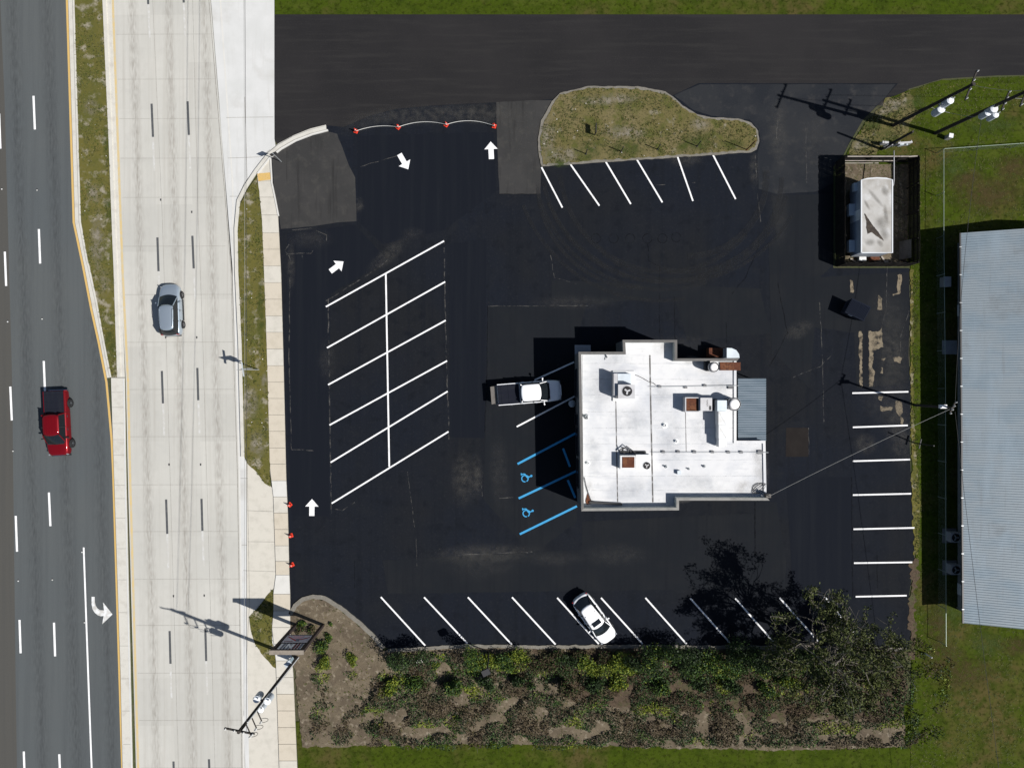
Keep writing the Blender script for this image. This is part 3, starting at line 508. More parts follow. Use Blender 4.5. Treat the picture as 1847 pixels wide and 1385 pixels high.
for i, (pts, w, k) in enumerate([([(592, 538), (594, 700), (598, 925)], .13, 'seam_dust'), ([(801, 426), (803, 560), (807, 700), (810, 792)], .12, 'seam_dust'), ([(588, 543), (690, 478), (700, 468)], .12, 'seam_dust'), ([(523, 500), (521, 640), (526, 810), (565, 812)], .10, 'seam_dust'), ([(522, 440), (514, 452), (522, 462), (526, 475)], .10, 'seam_dust'), ([(516, 459), (540, 457), (562, 457), (566, 448)], .10, 'seam_dust'), ([(545, 458), (546, 474)], .10, 'seam_dust'),
        ([(527, 415), (560, 411), (590, 424), (588, 440)], .09, 'seam_dust'), ([(868, 860), (870, 895)], .08, 'seam_dust'), ([(735, 850), (748, 950)], .08, 'seam_dust'), ([(1362, 280), (1366, 350), (1372, 400)], .09, 'seam_dust'), ([(1370, 440), (1345, 500), (1320, 530)], .09, 'seam_dark'), ([(993, 460), (1000, 500), (1040, 512)], .08, 'seam_dust'), ([(1169, 440), (1170, 470), (1190, 480), (1190, 600)], .07, 'seam_dark'), ([(1216, 535), (1218, 612)], .08, 'seam_dark'), ([(1362, 905), (1362, 1000)], .14, 'seam_dark'), ([(1310, 580), (1311, 640)], .07, 'seam_dark'),
        ([(880, 552), (950, 551), (1060, 551)], .07, 'seam_dust'), ([(880, 552), (878, 700), (874, 780)], .07, 'seam_dark'), ([(900, 350), (975, 350)], .08, 'seam_dark'), ([(1403, 510), (1420, 600), (1400, 640), (1388, 660)], .09, 'seam_dark'), ([(1478, 545), (1483, 640), (1486, 760)], .08, 'seam_dust'), ([(1458, 771), (1459, 823)], .09, 'seam_dust'), ([(1536, 860), (1538, 1075)], .09, 'seam_dark'), ([(1600, 480), (1598, 560), (1590, 590)], .07, 'seam_dust'), ([(1430, 680), (1480, 660), (1500, 640)], .07, 'seam_dust'), ([(1404, 200), (1400, 250)], .1, 'seam_dust'), ([(1453, 230), (1455, 330)], .08, 'seam_dust'),
        ([(650, 300), (720, 280)], .07, 'seam_dust'), ([(640, 1010), (640, 1060)], .06, 'seam_dark'), ([(751, 970), (752, 1020)], .07, 'seam_dust'), ([(820, 1000), (960, 994)], .12, 'seam_dust'), ([(900, 897), (935, 896)], .1, 'seam_dust'), ([(605, 917), (618, 920), (640, 905)], .09, 'seam_dust'), ([(1545, 470), (1640, 476)], .12, 'seam_dust'),
        ([(1582, 1000), (1583, 1060)], .07, 'seam_dark'), ([(1640, 560), (1625, 600), (1622, 640)], .07, 'seam_dust'), ([(1180, 333), (1200, 333)], .09, 'seam_dust'), ([(1248, 330), (1254, 329)], .09, 'seam_dust')]):
    mb = MB(); strip(mb, wobble(pts, .4, .05, i), w * .8, zc + .0002 * i); mb.build('crack', M[k], lot)
def arc(cx, cy, r, a0, a1, n=30): return [(cx + r * math.cos(R(a0 + (a1 - a0) * i / n)), cy - r * math.sin(R(a0 + (a1 - a0) * i / n))) for i in range(n + 1)]
for i, (cx, cy, r, a0, a1, w) in enumerate([(1195, 290, 218, 190, 300, .22), (1195, 290, 232, 195, 290, .2), (1200, 300, 190, 185, 320, .25), (1160, 330, 190, 180, 270, .2), (1240, 320, 170, 250, 360, .25), (1240, 320, 142, 270, 365, .35), (1215, 260, 250, 205, 330, .18), (1220, 300, 205, 230, 345, .22), (1190, 280, 262, 200, 280, .2)]):
    mb = MB(); strip(mb, px2(arc(cx, cy, r, a0, a1)), w * 1.7, .0335 + .0003 * i); mb.build('tyre_mark', M['scuff'], lot)
for i, (x, y) in enumerate([(1075, 430), (1107, 430), (1137, 430), (1168, 430), (1195, 430), (1220, 428)]):
    mb = MB(); p = W(x, y); pts = [(p.x + .42 * math.cos(a * math.pi / 10), p.y + .42 * math.sin(a * math.pi / 10)) for a in range(21)]; strip(mb, pts, .06, .0365); mb.build('ring_scuff', M['seam_dark'], lot)
# painted lot markings
ZM = .040
for a, b in [((588, 553), (801, 434.5)), ((590, 627), (803, 508)), ((592, 693.5), (804, 577.5)), ((594.5, 766), (806.5, 650.3)), ((596.5, 833.3), (807.5, 705.3)), ((598.5, 907), (809, 777.8)),
             ((976.7, 301.7), (1014.3, 374.4)), ((1028.6, 296), (1081, 371)), ((1092, 291), (1137.7, 368)), ((1148.4, 287.4), (1194.6, 365)), ((1222, 283), (1249.7, 362.5)), ((1286, 279.6), (1326.6, 359)),
             ((687, 1075.6), (767, 1163)), ((765, 1076), (843.5, 1159.5)), ((844, 1076), (923, 1161)), ((923.5, 1076), (1002, 1161)), ((1005, 1077), (1080, 1160)), ((1084, 1077), (1159, 1160)), ((1164, 1077), (1238, 1160)), ((1245, 1078), (1317, 1159)), ((1326, 1078), (1397, 1159)), ((1406, 1077), (1475, 1155)), ((1487, 1075), (1540, 1140)),
             ((1537, 708.5), (1638, 706)), ((1538, 770), (1637, 766.5)), ((1538, 831), (1641, 828)), ((1538, 892), (1643, 889.5)), ((1539, 953.5), (1649, 951)), ((1540, 1014.5), (1645, 1013)), ((1543, 1075), (1635, 1073)),
             ((1035.5, 652.5), (964, 685)), ((1037, 714), (932, 769))]:
    line('parking_line', M['white_paint'], lot, a, b, .138, ZM)
line('parking_line', M['white_paint'], lot, (696, 493), (702.3, 841), .145, ZM + .004)
for a, b in [((1038, 781), (933.5, 836)), ((1039, 849), (935.5, 898)), ((1040.5, 912), (937.5, 962.5)), ((1015.5, 808), (1028, 841)), ((1024, 865), (1037.5, 897))]:
    line('accessible_line', M['blue_paint'], lot, a, b, .19, ZM)
def arrow(tail, tip, hw=.6, sw=.235, hl=.68):
    a = W(*tail); b = W(*tip); d = (b - a); L = d.length; d.normalize(); n = Vector((-d.y, d.x, 0))
    P = [a + n * sw, a + d * (L - hl) + n * sw, a + d * (L - hl) + n * hw, b, a + d * (L - hl) - n * hw, a + d * (L - hl) - n * sw, a - n * sw]
    mb = MB(); mb.poly(P, ZM); mb.build('direction_arrow', M['white_paint'], lot)
arrow((886.5, 287), (885, 255.5)); arrow((720.5, 278), (736.5, 305.5)); arrow((596, 489.5), (619.8, 471.5)); arrow((562.6, 929.5), (563, 899))
def wheelchair(cx, cy):
    p = W(cx, cy); mb = MB()
    def P(x, y): return (p.x + x / (PPM * 4.326), p.y - y / (PPM * 4.326))
    ring = [P(-13 + 25 * math.cos(R(a)), 10 - 25 * math.sin(R(a))) for a in range(-60, 285, 10)]
    strip(mb, ring, .10, ZM)
    strip(mb, [P(-42, -32), P(-40, -14)], .09, ZM + .001); strip(mb, [P(-40, -22), P(-18, -27)], .09, ZM + .0015); strip(mb, [P(-18, -27), P(-4, -12), P(6, 2)], .13, ZM + .002)
    strip(mb, [P(-2, -14), P(20, -2), P(30, -8)], .11, ZM + .0025); strip(mb, [P(2, -2), P(14, 10)], .09, ZM + .003)
    mb.poly([P(37 + 9 * math.cos(R(a)), -11 + 9 * math.sin(R(a))) for a in range(0, 360, 30)], ZM + .0035)
    mb.build('wheelchair_symbol', M['blue_paint'], lot)
wheelchair(949.8, 860); wheelchair(952.2, 922.8)

# island, beds, lawns
ISL = [(976.7, 300.5), (971.4, 277), (970, 253), (976, 217.6), (995, 184), (1010, 168), (1060, 156), (1150, 156), (1200, 166), (1214, 175), (1231, 191), (1257, 206), (1283.5, 212), (1331, 214), (1355, 222), (1367, 236.7), (1369, 255.8), (1364.5, 270), (1355, 275)]
mb = MB(); mb.prism(rough(px2(ISL), .3, .05, 8), -0.02, 0.08); island = struct(mb.build('planting_island', M['kerb_old']))
cx = sum(a for a, b in ISL) / len(ISL); 
IN = [(a + (4 if a < 1000 else -4 if a > 1340 else 0), b + (4 if b < 230 else -4)) for a, b in ISL]
mb = MB(); mb.poly(rough(px2(IN), .25, .12, 9), 0.11); mb.build('dry_grass', M['island'], island)
BED = [(524, 1112), (531, 1097), (545, 1083), (565, 1078), (585, 1081), (612, 1097), (640, 1120), (668, 1145), (690, 1170), (716, 1174), (766, 1170), (830, 1166), (843, 1164), (1002, 1167), (1159, 1166), (1500, 1170), (1625, 1172), (1632, 1345), (1400, 1352), (900, 1340), (545, 1346), (532, 1215), (528, 1180), (526, 1140)]
mb = MB(); mb.poly(rough(px2(BED), .25, .14, 10), 0.05); bed = struct(mb.build('planting_bed', M['dirt']))
patch('leaf_litter', M['leaf_litter'], [(960, 1172), (1100, 1170), (1300, 1172), (1630, 1174), (1630, 1300), (1300, 1290), (1040, 1270)], .056, 36, .5, bed, .3)
mb = MB(); strip(mb, wobble([(524, 1107), (533, 1091), (547, 1079), (565, 1074.5), (585, 1077), (613, 1093), (641, 1116), (670, 1142), (692, 1168)], .3, .05, 71), .38, .10, 0); struct(mb.build('old_kerb', M['kerb_old']))
mb = MB(); strip(mb, wobble([(700, 1172), (766, 1168.5), (843, 1163.5), (1002, 1165.5), (1159, 1164.5), (1500, 1168), (1640, 1170)], .3, .08, 72), .30, .09, 0); struct(mb.build('old_kerb', M['kerb_old']))
LAWN = [(3200, 112), (2800, 122), (1800, 139), (1700, 145), (1648, 160), (1606, 176), (1562, 220), (1536, 260), (1524, 284), (1508, 292), (1508, 478), (1642, 478), (1644, 560), (1642, 640), (1645, 706), (1644, 800), (1647, 890), (1654, 951), (1651, 1013), (1643, 1073), (1646, 1130), (1642, 1270), (1642, 1500), (3200, 1500)]
mb = MB(); mb.poly(rough(px2(LAWN), .5, .06, 14), 0.02); lawn = struct(mb.build('lawn', M['lawn']))
patch('dry_verge', M['island'], [(1600, 180), (1562, 222), (1536, 262), (1526, 284), (1570, 284), (1600, 260), (1640, 235), (1655, 200), (1640, 165)], .026, 31, .25, lawn, .25)
patch('leaf_litter', M['leaf_litter'], [(1642, 1010), (1652, 1005), (1657, 1040), (1650, 1075), (1652, 1140), (1647, 1185), (1640, 1190), (1642, 1100), (1642, 1050)], .026, 32, .35, lawn, .2)
patch('dry_verge', M['median'], [(1642, 486), (1646, 486), (1647, 700), (1650, 800), (1657, 860), (1658, 950), (1655, 1000), (1648, 1000), (1644, 890), (1643, 706)], .027, 33, .15, lawn, .2)
patch('dirt_verge', M['dirt'], [(1520, 296), (1640, 296), (1636, 478), (1515, 478)], .028, 34, .05, lawn, .3)
mb = MB(); mb.poly(px2([(494, 26), (494, Y0), (2600, Y0), (2600, 26)]), -0.004); struct(mb.build('far_lawn', M['lawn']))
mb = MB(); mb.poly(px2([(533, 1300), (1700, 1262), (1700, Y1), (590, Y1)]), -0.004); struct(mb.build('south_lawn', M['lawn']))

M['sand_film'] = stain_mat('sand_film', (0.24, 0.215, 0.17), 0.8, .36, .66, 1.6)
M['brown_film'] = stain_mat('dry_turf_film', (0.058, 0.043, 0.018), 0.85, .34, .66, 1.8)
M['green_film'] = stain_mat('weed_film', (0.045, 0.066, 0.016), 0.8, .36, .66, 2.0)
for i, (x, y, rx, ry, rz, k, par_) in enumerate([(988, 245, 1.0, 2.2, 0, 'sand_film', island), (1012, 280, 2.2, 1.0, 5, 'sand_film', island), (1100, 180, 3.6, .7, 3, 'sand_film', island), (1125, 240, 2.6, .9, 0, 'sand_film', island), (1262, 225, 1.2, .9, 0, 'sand_film', island), (1062, 272, 1.4, 1.2, 0, 'green_film', island), (1130, 268, 2.4, 1.0, 5, 'green_film', island), (1255, 258, 2.6, 1.3, 8, 'green_film', island), (1010, 295, 1.2, .5, 0, 'green_film', island), (1325, 262, 1.2, .7, 0, 'green_film', island),
        (178, 435, .9, 3.6, 0, 'sand_film', median), (165, 195, .9, 1.0, 0, 'sand_film', median), (172, 350, .9, 1.2, 0, 'sand_film', median), (190, 510, .7, 1.6, 0, 'sand_film', median), (195, 260, .5, 2.6, 0, 'green_film', median), (198, 380, .5, 3, 0, 'green_film', median), (200, 620, .8, 2.0, 0, 'green_film', median), (453, 725, .9, 2.0, 0, 'sand_film', verge), (465, 800, 1.0, 1.6, 0, 'sand_film', verge), (478, 690, .4, 1.2, 0, 'sand_film', verge), (471, 560, .5, 3.5, 0, 'green_film', verge),
        (1590, 205, 1.6, .6, 35, 'sand_film', lawn), (1552, 262, 1.2, .8, 20, 'sand_film', lawn), (1612, 190, 1.5, .8, 0, 'sand_film', lawn), (1575, 225, 1.4, .8, 0, 'green_film', lawn), (1600, 250, 1.6, 1.0, 0, 'green_film', lawn), (1650, 185, 1.4, 1.4, 0, 'green_film', lawn), (1700, 1185, 3.0, 2.2, 0, 'brown_film', lawn), (1740, 1215, 4, 2, 10, 'brown_film', lawn), (1690, 1130, 1.6, 2.6, 0, 'brown_film', lawn), (1830, 1165, 2, 1.2, 0, 'brown_film', lawn), (1780, 1160, 2.5, 1.5, 0, 'green_film', lawn), (1725, 1105, 1.5, 1.8, 0, 'green_film', lawn), (1780, 350, 4.5, 2.2, 5, 'brown_film', lawn), (1740, 325, 2.2, 1.0, 20, 'brown_film', lawn), (1830, 300, 2.5, 1.6, 0, 'brown_film', lawn), (1720, 300, 1.6, 1.6, 0, 'green_film', lawn), (1790, 225, 3.5, 1.2, 5, 'green_film', lawn)]):
    mb = MB(); mb.poly(circ, 0); o = mb.build('ground_patch', M[k], par_); p = W(x, y); o.location = (p.x, p.y, (.116 if par_ is island else .136 if par_ is median else .106 if par_ is verge else .034) + .0003 * i); o.scale = (rx, ry, 1); o.rotation_euler.z = R(rz)
def inside(p, poly):
    c = False; j = len(poly) - 1
    for i in range(len(poly)):
        if (poly[i][1] > p[1]) != (poly[j][1] > p[1]) and p[0] < (poly[j][0] - poly[i][0]) * (p[1] - poly[i][1]) / (poly[j][1] - poly[i][1]) + poly[i][0]: c = not c
        j = i
    return c
def tufts(name, poly, z, dens, mix, seed, label, hmin=.04, hmax=.12, nz=.6, thr=-.15):
    rnd = random.Random(seed); P = px2(poly); xs = [p[0] for p in P]; ys = [p[1] for p in P]; mb = MB()
    x0, x1, y0, y1 = max(min(xs), -50), min(max(xs), 50), max(min(ys), -38), min(max(ys), 38)
    for _ in range(int((x1 - x0) * (y1 - y0) * dens)):
        x = rnd.uniform(x0, x1); y = rnd.uniform(y0, y1)
        if not inside((x, y), P): continue
        v = mnoise.noise(Vector((x * nz, y * nz, seed)))
        if v + rnd.uniform(-.25, .25) < thr: continue
        r = rnd.random(); mb.mat(0 if r < mix[0] + v * .4 else 1 if r < mix[0] + mix[1] else 2)
        for k in range(4):
            a = rnd.uniform(0, 6.28); h = rnd.uniform(hmin, hmax); l = rnd.uniform(.05, .14); w = rnd.uniform(.015, .035)
            c, s_ = math.cos(a), math.sin(a); bx, by = x + rnd.uniform(-.05, .05), y + rnd.uniform(-.05, .05)
            mb.add([(bx - s_ * w, by + c * w, z), (bx + s_ * w, by - c * w, z), (bx + c * l, by + s_ * l, z + h)], [(0, 1, 2)])
    o = mb.build(name, [M['tuft_green'], M['tuft_dry'], M['tuft_dark']]); return tag(o, label, 'grass', None, 'stuff')
tufts('grass', MED, .13, 26, (.30, .52), 1, 'short patchy grass growing on the tapering road median')
tufts('grass', VERGE, .10, 26, (.32, .5), 2, 'short green grass on the verge between kerb and sidewalk')
tufts('grass', IN, .11, 32, (.30, .5), 3, 'dry tufted grass covering the parking lot island')
tufts('grass', VERGE2, .03, 40, (.5, .2), 4, 'small patch of green grass beside the roadside sign')
tufts('grass', LAWN, .022, 16, (.75, .15), 5, 'green lawn around the metal building', .02, .06)

tufts('grass', [(1600, 180), (1562, 222), (1536, 262), (1526, 284), (1570, 284), (1600, 260), (1640, 235), (1655, 200), (1640, 165)], .028, 40, (.45, .25), 6, 'rough tufted grass around the two transformer poles', .05, .14)
tufts('grass', [(1644, 486), (1655, 486), (1657, 860), (1660, 1000), (1650, 1000), (1646, 800)], .028, 45, (.7, .15), 7, 'narrow green grass strip along the lot east edge', .04, .12)
tufts('grass', BED, .05, 6, (.3, .4), 8, 'scattered weeds over the brown planting bed', .04, .10)

# ------------------------------------------------------------------ main building
HP, HD = 4.25, 3.42          # parapet and roof deck heights
RP = [(1043.5, 634), (1124, 634), (1123, 612.5), (1221.5, 612.5), (1221.5, 646), (1333.5, 646), (1333.5, 795.5), (1386.5, 795.5), (1388.5, 902), (1224.8, 902), (1224.8, 919.5), (1048.5, 921)]
fp = [W(x, y, HP) for x, y in RP]; fp2 = [(p.x, p.y) for p in fp]
b0 = fp2[0]; bl = thing('restaurant_building', 'low flat-roofed building with white roof and grey parapets in the parking lot', 'building', (0, 0, 0))
def inset(poly, d):
    n = len(poly); out = []; A = sum(poly[i][0] * poly[(i + 1) % n][1] - poly[(i + 1) % n][0] * poly[i][1] for i in range(n)); s_ = 1 if A > 0 else -1
    for i in range(n):
        a, b, c = Vector(poly[i - 1]), Vector(poly[i]), Vector(poly[(i + 1) % n])
        d1 = (b - a).normalized(); d2 = (c - b).normalized(); n1 = Vector((-d1.y, d1.x)) * s_; n2 = Vector((-d2.y, d2.x)) * s_
        k = n1 + n2; k = k / max(.2, 1 + n1.dot(n2)); out.append(tuple(b + k * d))
    return out
wallp = inset(fp2, .06)
mb = MB(); n = len(wallp); A = wallp
mb.prism(wallp, 0, HD - .02); mb.build('wall', M['wall'], bl)
deck = inset(fp2, .20)
mb = MB(); mb.prism(deck, HD - .015, HD); roof = mb.build('roof', M['roofwhite'], bl)
# parapets stand on the west, north and south edges; the east edges only have a low rim
low = {(5, 6), (6, 7), (7, 8)}
inn = inset(fp2, .22); inn_w = inset(fp2, .205)
cop = MB(); ins = MB(); outw = MB(); edge = MB()
for i in range(n):
    j = (i + 1) % n; hp = HD + .10 if (i, j) in low else HP
    a, b, c, d = fp2[i], fp2[j], inn[j], inn[i]
    if (i, j) in low:
        edge.add([(*p, HD - .02) for p in (a, b, c, d)] + [(*p, hp) for p in (a, b, c, d)], [(4, 7, 6, 5), (0, 4, 5, 1), (3, 2, 6, 7), (0, 3, 7, 4), (1, 5, 6, 2)])
    else:
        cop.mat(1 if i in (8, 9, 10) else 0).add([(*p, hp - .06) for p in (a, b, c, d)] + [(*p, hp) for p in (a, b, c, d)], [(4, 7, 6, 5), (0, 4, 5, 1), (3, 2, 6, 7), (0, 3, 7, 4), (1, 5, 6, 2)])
        w1, w2, v2, v1 = wallp[i], wallp[j], inn_w[j], inn_w[i]
        outw.add([(*p, HD - .02) for p in (w1, w2, v2, v1)] + [(*p, hp - .06) for p in (w1, w2, v2, v1)], [(0, 4, 5, 1), (3, 2, 6, 7), (0, 3, 7, 4), (1, 5, 6, 2)])
par = outw.build('parapet', M['inner_wall'], bl); cop.build('coping', [M['coping'], M['coping_pale']], par); edge.build('roof_edge', M['roofwhite'], bl)
def seam(pts, w=.10):
    mb = MB(); strip(mb, [tuple(W(x, y, HD))[:2] for x, y in pts], w, HD + .004); mb.build('roof_seam', M['seam'], roof)
seam([(1110.7, 722), (1112, 800), (1114, 905)]); seam([(1172, 640), (1173.5, 720), (1177.5, 905)], .13); seam([(1236.3, 742), (1237.7, 814)], .06); seam([(1050, 640), (1052, 905)], .03)
M['lap'] = stain_mat('roof_lap', (0.36, 0.37, 0.38), 0.26, .40, .66, 1.2, radial=False); M['pond'] = stain_mat('ponding_stain', (0.30, 0.285, 0.26), 0.45, .34, .75, 1.1); M['pond2'] = stain_mat('damp_stain', (0.36, 0.375, 0.40), 0.38, .32, .75, .9)
for q, yy in enumerate((655, 684, 712, 742, 771, 800, 829, 858, 884)):
    mb = MB(); strip(mb, [tuple(W(x, yy + .4 * math.sin(x * .05 + q), HD))[:2] for x in range(1050, 1330 if yy < 795 else 1384, 12)], .06, HD + .0025); mb.build('roof_lap', M['lap'], roof)
for q, (x, y, rx, ry, k) in enumerate([(1080, 700, 1.6, 2.6, 'pond2'), (1140, 760, 2.4, 1.8, 'pond2'), (1210, 790, 1.8, 3.0, 'pond2'), (1265, 775, 1.4, 2.2, 'pond2'), (1140, 880, 3.0, 1.2, 'pond2'), (1260, 870, 3.6, 1.2, 'pond2'), (1300, 690, 1.6, 1.0, 'pond2'), (1070, 820, 1.0, 2.8, 'pond2'), (1372, 850, .9, 2.4, 'pond'), (1365, 820, .8, .8, 'pond'), (1345, 880, 1.4, .9, 'pond'), (1277, 662, 1.2, .9, 'pond'), (1250, 650, 1.2, .5, 'pond'), (1193, 625, 1.0, .9, 'pond'), (1062, 890, .6, 1.6, 'pond'), (1225, 898, 1.6, .5, 'pond'), (1110, 650, 1.6, .8, 'pond2'), (1195, 715, 1.4, 1.4, 'pond2')]):
    mb = MB(); mb.poly(circ, 0); o = mb.build('roof_stain', M[k], roof); p = W(x, y, HD); o.location = (p.x, p.y, HD + .006 + .0004 * q); o.scale = (rx, ry, 1)
# west wall openings, walkway
for y, wd_, nm, z0, z1, m_ in [(690, 2.4, 'window', .8, 2.3, 'glass_dark'), (760, 1.0, 'door', .12, 2.25, 'glass_dark'), (800, 2.4, 'window', .8, 2.3, 'glass_dark'), (860, 2.4, 'window', .8, 2.3, 'glass_dark')]:
    p = W(1043.5 + (y - 634) * .0174, y, HP); mb = MB(); mb.box((p.x + .02, p.y, (z0 + z1) / 2), (.10, wd_, z1 - z0)); o = mb.build(nm, M[m_], bl)
    f = MB()
    for s_ in (-1, 1): f.box((p.x + .0, p.y + s_ * wd_ / 2, (z0 + z1) / 2), (.14, .07, z1 - z0 + .07))
    f.box((p.x, p.y, z1 + .0), (.14, wd_ - .08, .07)); f.box((p.x, p.y, z0), (.14, wd_ - .08, .07)); f.build('frame', M['dark_steel'], o)
mb = MB(); mb.prism([(a, b) for a, b, c in px2([(1036.5, 622), (1065, 622), (1065, 633.5), (1043, 634), (1047, 886), (1040.5, 886)])], 0, .16); wk = struct(mb.build('walkway', M['walk']))
mb = MB(); mb.prism([(a, b) for a, b, c in px2([(1041, 883), (1045, 883), (1045.2, 889), (1041.2, 889)])], 0, .32); tag(mb.build('kerb_block', M['kerb']), 'small pale block at the south end of the building walkway', 'block')
# corrugated canopy, cooler room, rusty ledge on the east and north sides
mb = MB(); HC = 2.9; c0 = W(1331, 682, HC); c1 = W(1382.5, 795, HC); k = 26
for i in range(k):
    y0 = c0.y + (c1.y - c0.y) * i / k; y1 = c0.y + (c1.y - c0.y) * (i + 1) / k; ym = (y0 + y1) / 2
    mb.add([(c0.x, y0, HC), (c1.x, y0, HC - .12), (c1.x, ym, HC - .055), (c0.x, ym, HC + .065), (c0.x, y1, HC), (c1.x, y1, HC - .12)], [(0, 3, 2, 1), (3, 4, 5, 2)])
cn = mb.build('canopy', M['canopy'], bl)
mb = MB()
mb.box((c1.x - .03, (c0.y + c1.y) / 2, HC - .19), (.05, c0.y - c1.y, .10))
for yy in (c0.y - .1, c1.y + .1): mb.box((c1.x - .1, yy, (HC - .25) / 2), (.09, .09, HC - .25))
mb.build('canopy_frame', M['steel'], cn)
cr = [W(1311, 645, 2.0), W(1311, 627, 2.0), W(1320, 627.5, 2.0), W(1328, 631, 2.0), W(1333, 638, 2.0), W(1334, 645, 2.0)]
mb = MB(); mb.prism([(p.x, p.y) for p in cr], 0, 2.0); mb.build('cooler_room', M['duct'], bl)
mb = MB(); a = W(1279, 627, .9); b = W(1309.5, 643, .9); mb.box(((a.x + b.x) / 2, (a.y + b.y) / 2, .45), (b.x - a.x, a.y - b.y, .9)); mb.build('rusty_enclosure', M['rust'], bl)
mb = MB(); a = W(1296, 653, HD + .12); b = W(1335.5, 667.5, HD + .12)
mb.box(((a.x + b.x) / 2 - .46, (a.y + b.y) / 2, HD + .065), ((b.x - a.x) * .36, a.y - b.y, .12)); mb.box(((a.x + b.x) / 2 + .36, (a.y + b.y) / 2, HD + .065), ((b.x - a.x) * .62, a.y - b.y, .14)); mb.build('rusty_ledge', M['rust'], roof)

# ------------------------------------------------------------------ things on the roof
def rbox(mb, x0, y0, x1, y1, z0, z1):
    a = W(x0, y0, z1); b = W(x1, y1, z1); mb.box(((a.x + b.x) / 2, (a.y + b.y) / 2, (z0 + z1) / 2), (b.x - a.x, a.y - b.y, z1 - z0)); return mb
def local(o): return o
def fan_grille(parent, x, y, r, z, cw):
    p = W(x, y, z); mb = MB(); mb.lathe((p.x, p.y, z), [(r, 0), (r, .03), (r * .9, .04)], 20); g = mb.build('fan_opening', M['fanblack'], parent)
    mb = MB()
    for k in range(3):
        a = k * 2.094 + .4; mb.box((p.x + math.cos(a) * r * .45, p.y + math.sin(a) * r * .45, z + .055), (r * .55, r * .34, .02), a)
    mb.lathe((p.x, p.y, z + .04), [(r * .2, 0), (r * .2, .04)], 10); mb.build('fan_blades', M['unit'], g)
    mb = MB()
    for rr in (r * 1.0, r * .7): 
        mb.tube([(p.x + rr * math.cos(a * math.pi / 10), p.y + rr * math.sin(a * math.pi / 10), z + .085) for a in range(21)], .008, 4, cap=False)
    mb.build('fan_guard', M['dark_steel'], g)
u = thing('rooftop_unit', 'grey air-conditioning unit with black fan on a curb at the roof west end', 'air conditioner')
rbox(MB(), 1105.5, 668.5, 1145, 723, HD, HD + .14).build('curb', M['unit_white'], u); rbox(MB(), 1107, 673, 1114, 713, HD + .14, HD + 1.25).build('side_housing', M['unit'], u); rbox(MB(), 1114.5, 673.5, 1138, 692.6, HD + .14, HD + .6).build('low_housing', M['duct'], u)
rbox(MB(), 1115, 693, 1145, 718.5, HD + .14, HD + 1.55).build('fan_housing', M['unit'], u); fan_grille(u, 1131.3, 705, .40, HD + 1.55, M['unit'])
mb = MB(); mb.tube([W(1117, 690, HD + .5), W(1123, 680, HD + .48), W(1137, 674, HD + .45)], .03, 6); mb.build('pipe', M['rust'], u)
u = thing('rooftop_unit', 'white air-conditioning unit with square rusty top and small fan', 'air conditioner')
bx = rbox(MB(), 1119, 821, 1146.5, 845.5, HD, HD + .75).build('housing', M['unit_white'], u); rbox(MB(), 1122.5, 823.5, 1144.5, 843, HD + .752, HD + .79).build('rusty_top', M['rust'], u)
rbox(MB(), 1147, 819.5, 1172.5, 845.5, HD, HD + .68).build('fan_housing', M['unit_white'], u); fan_grille(u, 1166.5, 839, .29, HD + .68, M['unit'])
mb = MB()
for k, pts in enumerate([[(1116, 812), (1124, 807), (1135, 811), (1140, 818)], [(1118, 815), (1130, 804), (1146, 816)], [(1122, 806), (1126, 818)]]): mb.tube([W(x, y, HD + .25 + .1 * k) for x, y in pts], .045, 6)
rbox(mb, 1118, 813, 1165, 817, HD, HD + .12); mb.build('pipework', M['dark_steel'], u)
u = thing('rooftop_unit', 'long rooftop unit with open rusty box beside the exhaust fan', 'air conditioner')
f = MB(); x0, y0, x1, y1 = 1236, 716, 1262.5, 742.5
rbox(f, x0, y0, x1, y0 + 1.6, HD, HD + .95); rbox(f, x0, y1 - 1.6, x1, y1, HD, HD + .95); rbox(f, x0, y0 + 1.6, x0 + 1.6, y1 - 1.6, HD, HD + .95); rbox(f, x1 - 1.6, y0 + 1.6, x1, y1 - 1.6, HD, HD + .95); f.build('rusty_box_walls', M['unit'], u)
f = MB(); rbox(f, x0 + 1.7, y0 + 1.7, x1 - 5, y1 - 1.7, HD + .05, HD + .78); rbox(f, x1 - 5, y0 + 1.7, x1 - 1.7, y1 - 1.7, HD + .05, HD + .35); f.build('rusty_pan', M['rust'], u)
f = MB(); rbox(f, 1263.5, 717, 1284.5, 740.5, HD, HD + 1.1); hs = f.build('housing', M['unit'], u)
f = MB()
for k in range(5): rbox(f, 1275 - (k % 2), 721 + k * 2.4, 1277, 722 + k * 2.4, HD + 1.1, HD + 1.105)
rbox(f, 1279, 731.5, 1283, 739, HD + 1.1, HD + 1.106); f.build('data_plate', M['dark_steel'], hs)
u = thing('air_duct', 'white sheet-metal duct running south from the round fan', 'duct')
rbox(MB(), 1294, 721.5, 1311, 741, HD, HD + 1.25).build('elbow', M['duct'], u)
for k, (ya, yb) in enumerate([(741.4, 766), (766.4, 790.5), (790.9, 805.5)]):
    f = MB(); hh = HD + 1.15 - .12 * k; rbox(f, 1296 + .3 * k, ya, 1311, yb, HD + .15, hh); a, b = W(1297, ya + 1, hh), W(1310, yb - 1, hh); f.bar((a.x, a.y, hh + .008), (b.x, b.y, hh + .008), .03, .02); f.build('duct_section', M['unit_white'], u)
for yy in (752, 776, 800):
    for xx in (1297, 1309): a = W(xx, yy, HD); f = MB(); f.box((a.x, a.y, HD + .075), (.1, .1, .15)); f.build('foot', M['steel'], u)
rbox(MB(), 1285.5, 719, 1293.5, 740, HD, HD + .45).build('link_box', M['dark_steel'], u)
